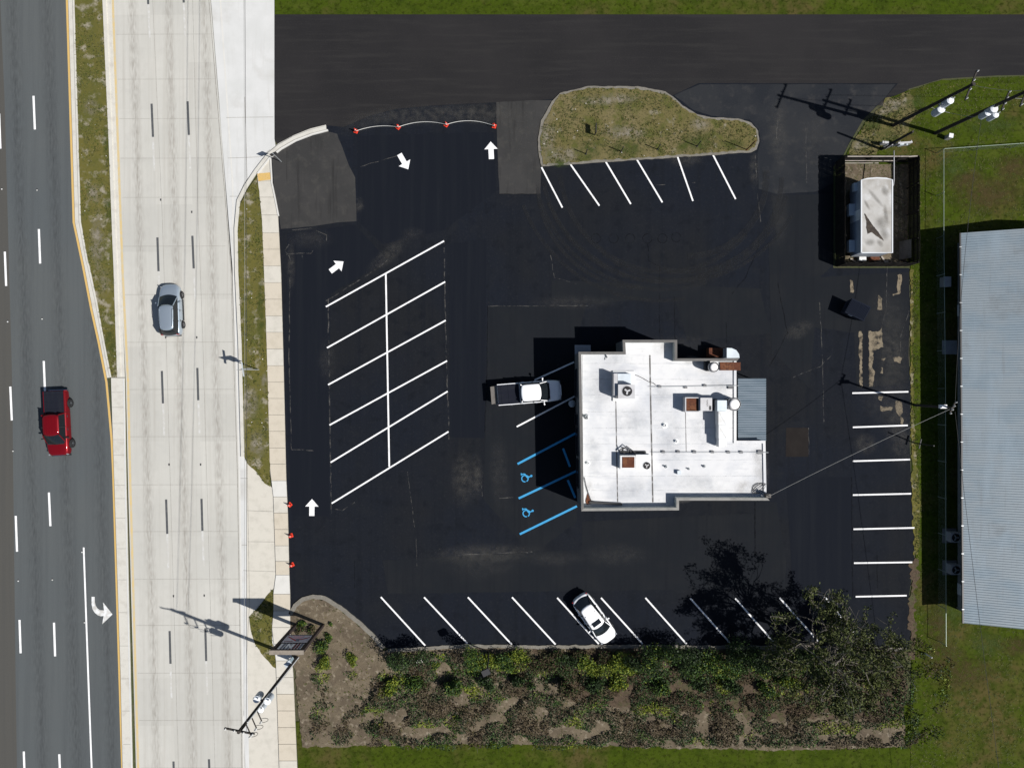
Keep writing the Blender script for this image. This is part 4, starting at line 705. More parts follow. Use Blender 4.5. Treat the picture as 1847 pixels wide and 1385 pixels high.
def exhaust(x, y, r, label, hb=.55):
    p = W(x, y, HD + hb + .3); t = thing('exhaust_fan', label, 'exhaust fan', (p.x, p.y, HD)); 
    MB().box((0, 0, hb / 2), (r * 1.5, r * 1.5, hb)).build('curb', M['dark_steel'], t)
    MB().lathe((0, 0, hb), [(r * .8, 0), (r, .05), (r, .28), (r * .93, .34), (r * .9, .30), (r * .3, .30)], 28).build('drum', M['unit'], t, True)
    MB().lathe((0, 0, hb + .302), [(r * .76, 0), (r * .74, .06), (r * .5, .1), (.02, .12)], 28).build('cap', M['conewhite'], t, True)
    f = MB(); f.tube([(r * .9 * math.cos(a * math.pi / 12), r * .9 * math.sin(a * math.pi / 12), hb + .33) for a in range(25)], .03, 5, cap=False); f.build('rim', M['dark_steel'], t); return t
exhaust(1324.5, 728.5, .56, 'large round exhaust fan with white cap by the east roof edge', 1.0); exhaust(1287.5, 661.5, .43, 'smaller round exhaust fan beside the rusty ledge', .9)
rbox(MB(), 1272, 650.5, 1281, 667, HD, HD + .5).build('fan_motor_box', M['dark_steel'], None)
tag(bpy.data.objects['fan_motor_box'], 'dark motor box standing left of the smaller exhaust fan', 'motor box')
def gas_pipe(y0, y1, x0, x1, blocks, label):
    t = thing('gas_pipe', label, 'pipe'); f = MB(); f.tube([W(x0, y0, HD + .17), W(x1, y1, HD + .17)], .022, 6); f.build('pipe', M['steel'], t)
    for x, y, s_ in blocks:
        p = W(x, y, HD + .1); f = MB(); f.box((p.x, p.y, HD + .075), (.26 * s_, .20 * s_, .15)); f.build('block', M['concrete_block'], t)
gas_pipe(697.5, 695, 1172, 1333, [(1190, 696.8, 1), (1237, 698, .9), (1271.5, 695, 1), (1317.5, 697.5, 1.5)], 'thin pipe on blocks crossing the north half of the roof')
gas_pipe(815.5, 815.5, 1176, 1386, [(1196.5, 814.5, 1), (1223.5, 814.2, 1), (1252.5, 814.5, 1.1), (1285, 814.6, 1), (1314, 815, 1), (1337, 815, 1), (1371, 815, 1.5)], 'thin pipe on blocks crossing the south half of the roof')
def vent(x, y, r, h, label, m_='unit_white'):
    p = W(x, y, HD + h); f = MB(); f.lathe((p.x, p.y, HD), [(r * 2.2, 0), (r * 2.2, .02), (r * 1.1, .05), (r, .06), (r, h), (r * .7, h), (r * .7, h - .1)], 14); return tag(f.build('vent_pipe', M[m_]), label, 'vent', 'vent pipes on the white roof')
vent(1199.5, 766.5, .13, .2, 'round vent with a white flange in the middle of the roof'); vent(1220.5, 795.5, .10, .2, 'small vent just above the long southern pipe')
vent(1202.5, 841.5, .07, .3, 'thin vent pipe west of the grey square vent', 'steel'); vent(1243.3, 845.5, .05, .25, 'thinnest vent pipe, between two others south of the pipe', 'steel'); vent(1271.5, 841, .07, .25, 'thin vent pipe east of the grey square vent', 'steel')
vent(1058, 751, .11, .35, 'stubby vent near the west parapet level with the lower fan', 'steel'); vent(1060.5, 835, .10, .2, 'small white vent near the southwest roof corner')
f = rbox(MB(), 1222, 848.5, 1228.5, 855, HD, HD + .3); tag(f.build('square_vent', M['duct']), 'small grey square vent in the south half of the roof', 'vent')
f = rbox(MB(), 1055.5, 749, 1060.5, 755, HD, HD + .12); tag(f.build('drain_box', M['dark_steel']), 'small dark drain box by the west parapet', 'drain')
f = rbox(MB(), 1140, 691.5, 1141, 692.5, HD, HD + .1)
t = thing('roof_cable', 'loose dark cable lying from the fan unit to the middle seam', 'cable'); f = MB(); f.tube([W(x, y, HD + .03) for x, y in [(1138, 674), (1150, 677), (1160, 682), (1170, 688), (1178, 690), (1183, 694)]], .025, 5); f.build('cable', M['cable'], t)
t = thing('roof_antenna', 'fallen antenna lying by the north parapet', 'antenna'); f = MB(); f.tube([W(1085, 635, HD + .4), W(1099, 641, HD + .1)], .03, 5); f.bar(W(1094, 637, HD + .2), W(1098, 645, HD + .15), .15, .05); f.tube([W(1091, 648.5, HD + .05), W(1096, 643, HD + .2)], .03, 5); f.build('mast', M['unit'], t)
t = thing('roof_debris', 'rusty debris and cable in the southwest roof corner', 'debris'); f = MB(); f.poly(px2([(1056, 903), (1060, 888), (1064, 900), (1070, 907), (1058, 909)], HD + .05), HD + .05); f.build('rusty_scrap', M['rust'], t)
f = MB(); f.tube([W(x, y, HD + .08) for x, y in [(1054, 860), (1057, 875), (1061, 888), (1066, 902), (1080, 906)]], .03, 5); f.bar(W(1063, 905, HD + .1), W(1122, 908.5, HD + .1), .18, .1); f.build('cable', M['dark_steel'], t)
t = thing('cable_bundle', 'tangled service cable coil at the southeast roof corner', 'cable'); f = MB()
for k in range(3):
    f.tube([W(1369 + 11.5 * math.cos(a * .42 + k), 880 + 9 * math.sin(a * .42 + k * .4), HD + .06 + .03 * k) for a in range(16)], .022, 5)
f.tube([W(1378, 889, HD + .1), W(1384, 893, HD + .5), W(1388, 894, 4.5)], .05, 6); f.tube([W(1382, 897, HD + .1), W(1386, 890, HD + .8)], .06, 6); f.build('coil', M['cable'], t)
f = MB(); f.box(W(1384.5, 893, HD + .5), (.4, .3, .5)); f.build('weatherhead', M['greywood'], t)
t = thing('trash_can', 'small grey bin against the shaded west wall', 'bin', W(1030.5, 727)); MB().lathe((0, 0, 0), [(.24, 0), (.30, .75), (.32, .78)], 14).build('body', M['walk'], t); MB().lathe((0, 0, .78), [(.33, 0), (.31, .08), (.15, .16)], 14).build('lid', M['steel'], t)

# ------------------------------------------------------------------ metal building on the east
mbld = thing('metal_building', 'long metal building with ribbed grey roof at the east edge', 'building')
HE = 2.4; e0 = W(1733, 420, HE); e1 = W(1738, 1123, HE); xr = W(2040, 0).x; RID = W(1871, 0).x
nrib = 158
f = MB(); ex0, ex1 = e0.x, e1.x
slope_t = (420 - 412) / 114 / 1.0
for i in range(nrib):
    t0, t1 = i / nrib, (i + 1) / nrib
    def row(t): 
        xl = ex0 + (ex1 - ex0) * t; return xl, e0.y + (e1.y - e0.y) * t, (e0.y + .26) + (e1.y - .30 - e0.y - .26) * t
    x0_, ya, yb = row(t0); x1_, yc, yd = row(t1); pt = row(t0 + (t1 - t0) * .72); pu = row(t0 + (t1 - t0) * .86)
    zr = HE + 1.9
    def ln(r, dz): return [(r[0], r[1], HE + dz), (RID, r[2], zr + dz), (xr + .6, 2 * r[2] - r[1], HE + dz)]
    A_, B_, C_, D_ = ln((x0_, ya, yb), 0), ln(pt, 0), ln(pu, .035), ln((x1_, yc, yd), 0)
    vs_ = A_ + B_ + C_ + D_
    fs_ = []
    for q in (0, 3, 6):
        for k in (0, 1): fs_.append((q + k, q + 3 + k, q + 4 + k, q + 1 + k))
    f.add(vs_, fs_)
f.build('roof', M['metalroof'], mbld)
WX = W(1727, 0).x
f = MB(); f.box(((WX + xr) / 2, (e0.y + e1.y) / 2, 1.17), (xr - WX, abs(e0.y - e1.y) - .8, 2.34))
for yy in (e0.y - .45, e1.y + .45): f.add([(x_, yy + q, z_) for q in (-.05, .05) for x_, z_ in ((WX, 2.34), (RID, HE + 1.75), (xr, 2.34))], [(0, 1, 2), (3, 5, 4)]); 
f.build('wall', M['metalwall'], mbld)
f = MB(); f.bar((ex0 - .05, e0.y, HE - .03), (ex1 - .05, e1.y, HE - .03), .12, .12); g = f.build('gutter', M['darkgutter'], mbld)
for k in range(14):
    t = (k + .5) / 14; f = MB(); f.box((ex0 + (ex1 - ex0) * t - .06, e0.y + (e1.y - e0.y) * t, HE - .02), (.2, .06, .16)); f.build('gutter_bracket', M['steel'], g)
f = MB(); f.tube([(ex1 - .05, e1.y + .4, HE - .1), (WX - .08, e1.y + .6, HE - .4), (WX - .08, e1.y + .6, .05)], .045, 8); f.build('downspout', M['metalwall'], mbld)
for y, w_, nm in [(560, 1.0, 'door'), (700, 1.6, 'window'), (900, 1.6, 'window'), (1060, 1.0, 'door')]:
    p = W(1727, y); f = MB(); f.box((WX - .01, p.y, 1.05 if nm == 'door' else 1.4), (.08, w_, 2.0 if nm == 'door' else 1.0)); f.build(nm, M['unit_white'] if nm == 'door' else M['glass_dark'], mbld)
def condenser(x, y, label, s_=1):
    t = thing('condenser', label, 'air conditioner', W(x, y), 0, 'condenser units beside the metal building'); MB().box((0, 0, .05), (1.25 * s_, 1.3 * s_, .1)).build('pad', M['concrete_block'], t)
    MB().box((.08, 0, .48), (.85 * s_, .85 * s_, .74)).build('housing', M['unit'], t)
    f = MB(); f.lathe((.08, 0, .85), [(.36 * s_, 0), (.36 * s_, .02)], 18); g = f.build('fan_opening', M['fanblack'], t); f = MB()
    for k in range(3): f.box((.08 + .15 * math.cos(k * 2.1), .15 * math.sin(k * 2.1), .885), (.24, .1, .015), k * 2.1)
    f.build('fan_blades', M['steel'], g); return t
condenser(1711.5, 965, 'grey condenser unit, northern one of the shaded pair'); condenser(1712, 1022.5, 'grey condenser unit, southern one of the shaded pair')
f = MB(); p = W(1707, 508, .5); f.box((p.x, p.y, .3), (.6, .85, .6)); f.box((p.x, p.y, .63), (.66, .9, .06)); tag(f.build('utility_box', M['unit']), 'grey utility box in the shade of the metal building', 'utility box')
f = MB(); p = W(1712, 626); f.box((p.x, p.y, .05), (1.3, 1.25, .1)); struct(f.build('doorstep', M['walk']))

# ------------------------------------------------------------------ dumpster
dp = W(1535.5, 560); t = thing('dumpster', 'dark navy dumpster with ribbed lids standing askew', 'dumpster', (dp.x, dp.y, 0), R(-25))
f = MB(); b_ = [(-.86, -.6, .14), (.86, -.6, .14), (.86, .5, .14), (-.86, .5, .14)]; t_ = [(-.92, -.72, 1.12), (.92, -.72, 1.12), (.92, .62, 1.3), (-.92, .62, 1.3)]
f.add(b_ + t_, [(0, 3, 2, 1), (4, 5, 6, 7), (0, 1, 5, 4), (1, 2, 6, 5), (2, 3, 7, 6), (3, 0, 4, 7)]); f.build('bin', M['dumpster'], t)
for sx in (-1, 1):
    f = MB(); f.box((0, 0, 0), (.9, 1.36, .03)); 
    for k in range(7): f.box((-.36 + k * .12, 0, .03), (.035, 1.2, .035))
    o = f.build('lid', M['lid'], t); o.location = (sx * .465, -.05, 1.235); o.rotation_euler.x = math.atan2(.18, 1.34)
    f = MB(); f.box((sx * 1.0, 0, .8), (.14, .5, .16)); f.build('lift_pocket', M['dumpster'], t)
for sx in (-1, 1):
    for sy in (-1, 1): f = MB(); f.lathe((sx * .7, sy * .42, .08), [(.08, -.03), (.08, .03)], 10, 'Y'); f.build('caster', M['black'], t)
f = MB(); f.box((-.3, -.715, .95), (.35, .02, .12)); f.build('sticker', M['conewhite'], t)

# ------------------------------------------------------------------ fenced trailer yard
FH = 1.8
yard = thing('board_fence', 'dark wooden board fence enclosing the white trailer', 'fence')
FX0, FX1 = W(1507, 0).x, W(1638, 0).x; FY0, FY1 = W(0, 292).y, W(0, 480).y
def fence_side(a, b, nm, lean=0, hvar=.04, m_='fencewood', hbase=FH):
    a = Vector(a); b = Vector(b); d = b - a; k = int(d.length / .15); f = MB(); ang = math.atan2(d.y, d.x); nn = Vector((-math.sin(ang), math.cos(ang)))
    for i in range(k):
        p = a + d * (i + .5) / k; h = hbase + random.uniform(-hvar, hvar); o_ = random.uniform(-.012, .012)
        f.box((p.x + nn.x * (o_ + lean * .0), p.y + nn.y * o_, h / 2), (.138, .022, h), ang + random.uniform(-.03, .03))
    f.build(nm, M[m_], yard)
    s_ = Vector((-d.y, d.x)).normalized() * -.06
    f = MB()
    for z in (.35, .95, 1.5): f.bar((a.x + s_.x, a.y + s_.y, z), (b.x + s_.x, b.y + s_.y, z), .05, .09)
    f.build('rail', M['fencewood'], yard)
    for i in range(int(d.length / 2.4) + 1):
        p = a + d * min(1, i * 2.4 / d.length); f = MB(); f.box((p.x + s_.x * 1.9, p.y + s_.y * 1.9, FH / 2), (.09, .09, FH - .05), ang); f.build('post', M['fencewood'], yard)
# clockwise so the rails sit inside
fence_side((FX0, FY1), (FX0, FY0), 'board_panel'); fence_side((FX0 + .1, FY0), (FX1 - .1, FY0), 'board_panel'); fence_side((FX1, FY0), (FX1, FY1), 'board_panel'); fence_side((FX1 - .1, FY1), (FX0 + .1, FY1), 'board_panel', 0, .12)
f = MB()
f.bar((FX0 + .2, FY0 - .10, FH + .01), (FX1 - 1.0, FY0 - .10, FH + .03), .09, .05); f.bar((FX1 - 1.0, FY0 - .12, FH + .03), (FX1 - .2, FY0 - .04, FH - .05), .09, .05); f.build('top_rail', M['palewood'], yard)
f = MB(); f.bar((FX0 + .2, FY0 - .28, 1.2), (FX1 - 1.9, FY0 - .28, 1.2), .07, .04); f.bar((FX0 + .2, FY0 - .30, .62), (FX1 - 3, FY0 - .30, .62), .07, .04); f.build('inner_rail', M['palewood'], yard)
# a leaning spare fence panel and boards inside
t = thing('leaning_panel', 'loose fence panel leaning in the southeast corner of the yard', 'fence panel', W(1626, 452, .0), 0)
f = MB()
for k in range(10): f.box((0, -.75 + k * .165, .6), (.02, .15, 1.2), 0, Matrix.Rotation(R(22), 4, 'Y'))
f.build('boards', M['greywood'], t); f = MB()
for z in (.3, .9): f.box((z * .4 - .25, 0, z), (.05, 1.6, .07), 0, Matrix.Rotation(R(22), 4, 'Y'))
f.build('rail', M['greywood'], t)
for i, (a, b, m_, lab) in enumerate([((1534, 466), (1546, 474), 'palewood', 'pale board on the ground south of the trailer, left of the box'), ((1590, 462), (1598, 474), 'palewood', 'pale plank lying right of the brown box'), ((1599, 470), (1606, 476), 'palewood', 'short pale stick near the south fence'), ((1551, 459), (1568, 456), 'greywood', 'grey board resting against the trailer end')]):
    f = MB(); f.bar(W(*a, .12), W(*b, .12), .14, .04); tag(f.build('board', M[m_]), lab, 'board', 'loose boards in the trailer yard')
f = MB(); p = W(1577, 465, .3); f.box((p.x, p.y, .2), (.75, .4, .4), .1); f.box((p.x, p.y, .42), (.8, .44, .04), .1); tag(f.build('crate', M['rust']), 'brown box behind the trailer in the yard', 'crate')
f = MB(); p = W(1555, 467, .3); f.box((p.x, p.y, .2), (.6, .35, .4)); f.box((p.x, p.y, .42), (.62, .37, .03)); tag(f.build('bin_box', M['unit_white']), 'small white box behind the trailer in the yard', 'box')
# trailer
HT = 2.65; a = W(1553.7, 322, HT); b = W(1609.5, 455.5, HT)
tc = ((a.x + b.x) / 2, (a.y + b.y) / 2); tw, tl = b.x - a.x, a.y - b.y
tr = thing('office_trailer', 'white flat-roofed trailer with stained torn roof inside the board fence', 'trailer', (tc[0], tc[1], 0))
f = MB(); f.box((0, 0, .55 + (HT - .6) / 2 - .02), (tw - .1, tl - .1, HT - .6)); f.build('body', M['trailer'], tr)
out = [(-tw / 2, -tl / 2), (tw / 2, -tl / 2), (tw / 2, tl / 2 - .10), (tw * .3, tl / 2 + .02), (0, tl / 2 + .06), (-tw * .3, tl / 2 + .0), (-tw / 2, tl / 2 - .12)]
f = MB(); f.prism(out, HT - .05, HT); rf = f.build('roof', M['trailroof'], tr)
f = MB(); strip(f, out + [out[0]], .10, HT + .03, HT - .09); f.build('roof_rim', M['trailrim'], rf)
def ZT(pts): return [((lambda w: (w.x - tc[0], w.y - tc[1]))(W(1460 + x / 6.295, 270 + y / 6.295, HT))) for x, y in pts]
M['grime_film'] = stain_mat('grime_film', (0.15, 0.14, 0.122), 0.6, .05, .8, 1.3)
for i, (x, y, rx, ry, rz) in enumerate([(750, 545, .24, 1.3, 40), (868, 730, .26, 1.1, 8), (860, 470, .40, .62, 25), (815, 830, .85, .75, 25), (850, 950, .5, .8, 15), (690, 1050, .62, .42, 0), (650, 620, .18, .7, 30), (800, 1060, .3, .5, 40)]):
    (cx_, cy_), = ZT([(x, y)]); f = MB(); f.poly(circ, 0); o = f.build('roof_stain', M['grime_film'], rf); o.location = (cx_, cy_, HT + .004 + .0006 * i); o.scale = (rx, ry, 1); o.rotation_euler.z = R(rz)
f = MB(); f.poly(rough(ZT([(625, 720), (700, 830), (780, 930), (850, 1035), (770, 985), (700, 935), (660, 955), (640, 880), (645, 810)]), .12, .05, 66), HT + .010); f.build('roof_tear', M['tear'], rf)
for y0, y1, z0, z1, dx in [(390, 480, 1.5, 1.9, .3), (610, 740, .95, 1.4, .5), (1020, 1155, .95, 1.4, .5)]:
    ya = (692 - (270 + y0 / 6.295)) / PPM * (CAM_H - 1.5) / CAM_H - tc[1]; yb = (692 - (270 + y1 / 6.295)) / PPM * (CAM_H - 1.5) / CAM_H - tc[1]
    f = MB(); f.box((-tw / 2 + .05 - dx / 2, (ya + yb) / 2, (z0 + z1) / 2), (dx, abs(ya - yb), z1 - z0)); f.build('window_unit', M['duct'], tr)
f = MB(); f.box((-tw / 2 + .04, .2, 1.5), (.06, .9, 1.8)); f.build('door', M['unit_white'], tr)
for sy in (-1, 1):
    for sx in (-1, 1): f = MB(); f.box((sx * (tw / 2 - .4), sy * (tl / 2 - .8), .28), (.4, .4, .56)); f.build('support_block', M['concrete_block'], tr)
f = MB(); f.tube([W(1611, 335, 2.2) - Vector((*tc, 0)), W(1612.5, 325, 2.0) - Vector((*tc, 0)), W(1612.5, 300, 1.9) - Vector((*tc, 0)), W(1612.5, 284, 1.9) - Vector((*tc, 0)), W(1612.5, 272, 1.3) - Vector((*tc, 0))], .045, 7); f.build('conduit', M['unit'], tr)

# ------------------------------------------------------------------ utility poles and cables
def pole(base, top, h, label, r=.15, group='utility poles', name='utility_pole'):
    b = W(*base); tp = W(*top, h); t = thing(name, label, 'utility pole', b, 0, group); f = MB(); f.tube([Vector((0, 0, -.1)), (tp - b) * .5, tp - b], r, 10, r * .72); f.build('pole', M['polewood'], t); return t, tp - b
def xfmr(t, pos, r=.29, h=.85):
    f = MB(); f.lathe(pos, [(r * .9, 0), (r, .04), (r, h - .04), (r * .98, h)], 18); o = f.build('transformer', M['xfmr'], t, False)
    MB().lathe((pos[0], pos[1], pos[2] + h + .002), [(r * 1.04, 0), (r * 1.04, .03), (r * .6, .09), (.03, .1)], 18).build('lid', M['xlid'], o)
    f = MB()
    for k in range(2): f.lathe((pos[0] + r * .6 * (1 if k else -1), pos[1] + r * .5, pos[2] + h + .05), [(.05, 0), (.06, .1), (.03, .13), (.05, .2), (.02, .26)], 8)
    f.build('bushing', M['porcelain'], o)
def crossarm(t, c, d, L=2.4):
    d = Vector(d).normalized(); c = Vector(c); f = MB(); f.bar(c - d * L / 2, c + d * L / 2, .10, .12); o = f.build('crossarm', M['polewood'], t); f = MB()
    for k in (-.45, -.15, .15, .45): p = c + d * L * k; f.lathe((p.x, p.y, p.z + .06), [(.03, 0), (.07, .06), (.04, .1), (.06, .14), (.02, .2)], 8)
    f.build('insulator', M['porcelain'], o)
p1, T1 = pole((1610.5, 226), (1757, 151), 11.5, 'dark wooden pole with two transformers at the northeast lot corner', .16)
def on(T, k): return T * k
def xat(px_, py_, h, t): return W(px_, py_, h) - Vector(t.location)
xfmr(p1, tuple(xat(1697, 197, 7.3, p1) - Vector((0, 0, .85))), .30, .9); xfmr(p1, tuple(xat(1714, 181, 8.3, p1) - Vector((0, 0, .85))), .27, .85)
f = MB(); q = xat(1697, 197, 7.0, p1); f.bar(T1 * .61, q, .08, .08); q = xat(1714, 181, 8.0, p1); f.bar(T1 * .70, q, .08, .08); f.build('bracket', M['steel'], p1)
crossarm(p1, T1 * .97, (.4, 1, 0)); 
f = MB(); f.tube([T1 * .62, xat(1706, 186, 7.8, p1), xat(1700, 192, 7.5, p1)], .025, 5); f.tube([T1 * .7, xat(1700, 187, 8.0, p1), xat(1693, 194, 7.4, p1)], .02, 5); f.build('jumper', M['unit'], p1)
p2, T2 = pole((1687, 240), (1857, 162), 11.5, 'dark wooden pole with transformer bank standing on the lawn', .17)
for dx, dy, h, r in [(1793, 196, 7.7, .29), (1782, 203, 7.3, .25), (1796, 207, 7.1, .23)]: xfmr(p2, tuple(xat(dx, dy, h, p2) - Vector((0, 0, .85))), r, .85)
f = MB()
for dx, dy, h in [(1793, 196, 7.3), (1782, 203, 7.0), (1796, 207, 6.8)]: f.bar(T2 * .63, xat(dx, dy, h, p2), .08, .08)
f.build('bracket', M['steel'], p2); crossarm(p2, T2 * .97, (.4, 1, 0)); crossarm(p2, T2 * .78, (.4, 1, 0), 1.6)
f = MB(); f.tube([T2 * .70, xat(1795, 188, 8.0, p2), xat(1792, 192, 7.8, p2)], .03, 5); f.build('jumper', M['conewhite'], p2)
p3, T3 = pole((1589, 269), (1647, 237), 4.7, 'short dark pole carrying a meter board by the fence', .13)
f = MB(); f.box((.05, -.05, 1.1), (.5, .12, .7), R(-5)); f.box((.0, .35, .55), (.55, .2, .5), R(-5)); f.build('meter_box', M['unit'], p3)
t = thing('meter_board', 'pale grey meter panel on posts beside the short pole', 'meter panel', W(1618, 266), R(4)); f = MB(); f.box((0, 0, .95), (1.25, .14, .75)); f.build('panel', M['unit'], t)
for sx in (-.5, .5): f = MB(); f.box((sx, .1, .7), (.07, .07, 1.4)); f.build('post', M['steel'], t)
f = MB(); f.box((-.25, -.1, 1.0), (.35, .12, .5)); f.lathe((.25, -.07, 1.05), [(.1, -.04), (.1, .1)], 12, 'Y'); f.build('meter', M['duct'], t)
f = MB(); p = W(1596, 268.5); f.lathe((p.x, p.y, 0), [(.07, 0), (.07, .5), (.03, .55)], 8); tag(f.build('stub_post', M['conewhite']), 'tiny white stub beside the foot of the short pole', 'post')
t = thing('pedestal', 'small pale cable pedestal on the lawn beside the second pole', 'pedestal', W(1706.5, 249.5), R(-10)); MB().box((0, 0, .35), (.34, .34, .7)).build('body', M['unit'], t); MB().box((0, 0, .72), (.38, .38, .05)).build('cap', M['unit_white'], t)
lp, TL = pole((1650, 730), (1719, 735), 6.7, 'dark service pole with street lamp at the lot east edge', .12)
f = MB(); q = xat(1705, 734, 5.9, lp); f.tube([TL * .82, q + Vector((-.1, .05, .1)), q + Vector((-.35, .06, .05))], .035, 6); lo = f.build('lamp_arm', M['steel'], lp); f = MB(); f.box(q + Vector((-.2, .06, .0)), (.62, .30, .14)); f.box(q + Vector((-.2, .06, .09)), (.4, .2, .06)); f.build('lamp_head', M['conewhite'], lp)
crossarm(lp, TL * .985, (.5, 1, 0), 1.1)
up, TU = pole((536, 1185), (430, 1320), 13.0, 'tall dark pole with transformers and grey-blue cabinet by the roadside sign', .17)
f = MB(); f.box((-.26, .0, 1.15), (.55, .5, .9), R(35)); cab = f.build('cabinet', M['bluebox'], up); f = MB(); f.box((-.27, .02, 1.63), (.62, .56, .06), R(35)); f.build('cabinet_top', M['duct'], cab)
f = MB(); f.tube([(-.45, -.25, .05), (-.45, -.25, 1.0)], .05, 6); f.tube([Vector((.16, .05, 0)), TU * .5 + Vector((.16, .05, 0)), TU * .9 + Vector((.14, .05, 0))], .045, 6); f.build('conduit', M['unit_white'], up)
for k, a in enumerate((20, 140, 260)): xfmr(up, tuple(TU * .62 + Vector((.48 * math.cos(R(a)), .48 * math.sin(R(a)), -.3))), .27, .9)
f = MB()
for a in (20, 140, 260): f.bar(TU * .64, TU * .64 + Vector((.4 * math.cos(R(a)), .4 * math.sin(R(a)), 0)), .07, .2)
f.build('bracket', M['steel'], up)
for k, z in enumerate((.74, .82, .90)):
    c_ = TU * z; f = MB(); f.bar(c_, c_ + Vector((.4, -.9, .0)), .07, .07); o = f.build('crossarm', M['polewood'], up); f = MB(); e = c_ + Vector((.4, -.9, 0)); f.lathe((e.x, e.y, e.z + .04), [(.05, 0), (.09, .1), (.05, .18), (.08, .26), (.03, .34)], 8); f.build('insulator', M['porcelain'], o)
    f = MB(); f.tube([e + Vector((.35 * math.sin(a * .52), -.1, -.35 + .35 * math.cos(a * .52))) for a in range(9)], .02, 5); f.build('jumper', M['cable'], up)
crossarm(up, TU * .985, (1, -.2, 0), 2.2)
# pole just outside the frame whose shadow falls on the metal roof, and one far up the road holding the cables
po, TO = pole((2062, 1121), (2360, 1245), 12.0, 'wooden pole standing east of the metal building', .15)
pn, TN = pole((452, -620), (424, -880), 10.0, 'wooden pole far up the roadside verge', .15)
ps, TS = pole((1745, 1640), (1860, 1790), 7.0, 'wooden pole far south of the lawn', .13)
def cable(pts, label, r=.016, m_='cable', sag=0, n=24):
    P = []
    if len(pts) == 2:
        a, b = pts
        for i in range(n + 1): k = i / n; p = a + (b - a) * k; p.z -= sag * 4 * k * (1 - k); P.append(p)
    else: P = pts
    f = MB(); f.tube(P, r, 5); return tag(f.build('overhead_cable', M[m_]), label, 'cable', 'overhead cables')
def wt(t, T): return Vector(t.location) + T
uw = wt(up, TU); nw = wt(pn, TN)
cable([uw + Vector((.6, 0, .1)), nw + Vector((.4, 0, .1))], 'long overhead cable above the verge, nearer the sidewalk', .015, 'cable', .5, 30)
cable([uw * 1 - Vector((.55, 0, 2.4)), nw - Vector((.5, 0, 2.2))], 'long overhead cable above the verge, nearer the road', .013, 'cable_pale', .5, 30)
lt = wt(lp, TL)
cable([lt, W(1388, 894, 4.5)], 'service cable from the lamp pole to the roof corner', .016, 'cable_pale', .35)
cable([lt + Vector((.1, .3, .1)), Vector(p2.location) + T2 * .55], 'sagging cable from the lamp pole north to the lawn pole', .016, 'cable', .5)
cable([lt + Vector((.1, -.3, .1)), wt(ps, TS)], 'cable from the lamp pole south past the metal building', .016, 'cable', .4)
e1_ = Vector((75, 22, 10.5))
for k, (a, b, lab, m_) in enumerate([(wt(p1, T1 * .98), wt(p2, T2 * .98), 'upper cable between the two transformer poles', 'cable'), (wt(p2, T2 * .98) + Vector((0, .5, .1)), e1_, 'northern cable running east from the lawn pole', 'cable_pale'), (wt(p2, T2 * .78) + Vector((.1, .2, .1)), e1_ - Vector((0, 1, 2.6)), 'lower cable running east from the lawn pole', 'cable_pale'), (wt(p1, T1 * .5), wt(p2, T2 * .5) + Vector((0, -.3, 0)), 'lower cable between the two transformer poles', 'cable_pale')]):
    cable([a, b], lab, .014, m_, .25)
f = MB(); f.tube([W(1609, 227, .1), W(1640, 205, 2.4), W(1672, 192, 5.0)], .03, 5); tag(f.build('guy_wire', M['cable']), 'dark guy wire beside the two-transformer pole', 'cable')
pe, TE = pole((923.5 + 75 * 20, 692 - 22 * 20), (923.5 + 75 * 20 * 62 / 51.4, 692 - 22 * 20 * 62 / 51.4), 10.6, 'wooden pole far east beyond the lawn', .15)

# chain link fence
cl = thing('chain_link_fence', 'low chain-link fence along the lawn and metal building', 'fence')
CLH = 1.15
CP = [W(1890, 262), W(1688, 276), W(1688, 430), W(1691, 700), W(1692, 1155)]
f = MB(); rail = MB(); posts = []
for a, b in zip(CP, CP[1:]):
    d = b - a; L = d.length; u_ = d / L; k = int(L / .14)
    for i in range(k):
        s0 = i * L / k; dx = CLH * .95
        for sg in (1, -1):
            s1 = s0 + sg * dx
            za, zb = .05, CLH
            if s1 > L: zb = .05 + (CLH - .05) * (L - s0) / dx; s1 = L
            if s1 < 0: zb = .05 + (CLH - .05) * s0 / dx; s1 = 0
            p, q = a + u_ * s0, a + u_ * s1; w_ = u_ * .0045
            f.add([(p.x - w_.x, p.y - w_.y, za), (p.x + w_.x, p.y + w_.y, za), (q.x + w_.x, q.y + w_.y, zb), (q.x - w_.x, q.y - w_.y, zb)], [(0, 1, 2, 3)])
    rail.tube([(a.x, a.y, CLH), (b.x, b.y, CLH)], .022, 6)
    for i in range(int(L / 3) + 1): posts.append(a + u_ * min(L, i * L / max(1, int(L / 3))))
M['wire'] = mat('fence_wire', (0.30, 0.36, 0.31), 0.5, metal=.3)
f.build('mesh', M['wire'], cl); rail.build('top_rail', M['wire'], cl)
for p in posts:
    g = MB(); g.tube([(p.x, p.y, 0), (p.x, p.y, CLH + .06)], .03, 7); g.build('post', M['wire'], cl)

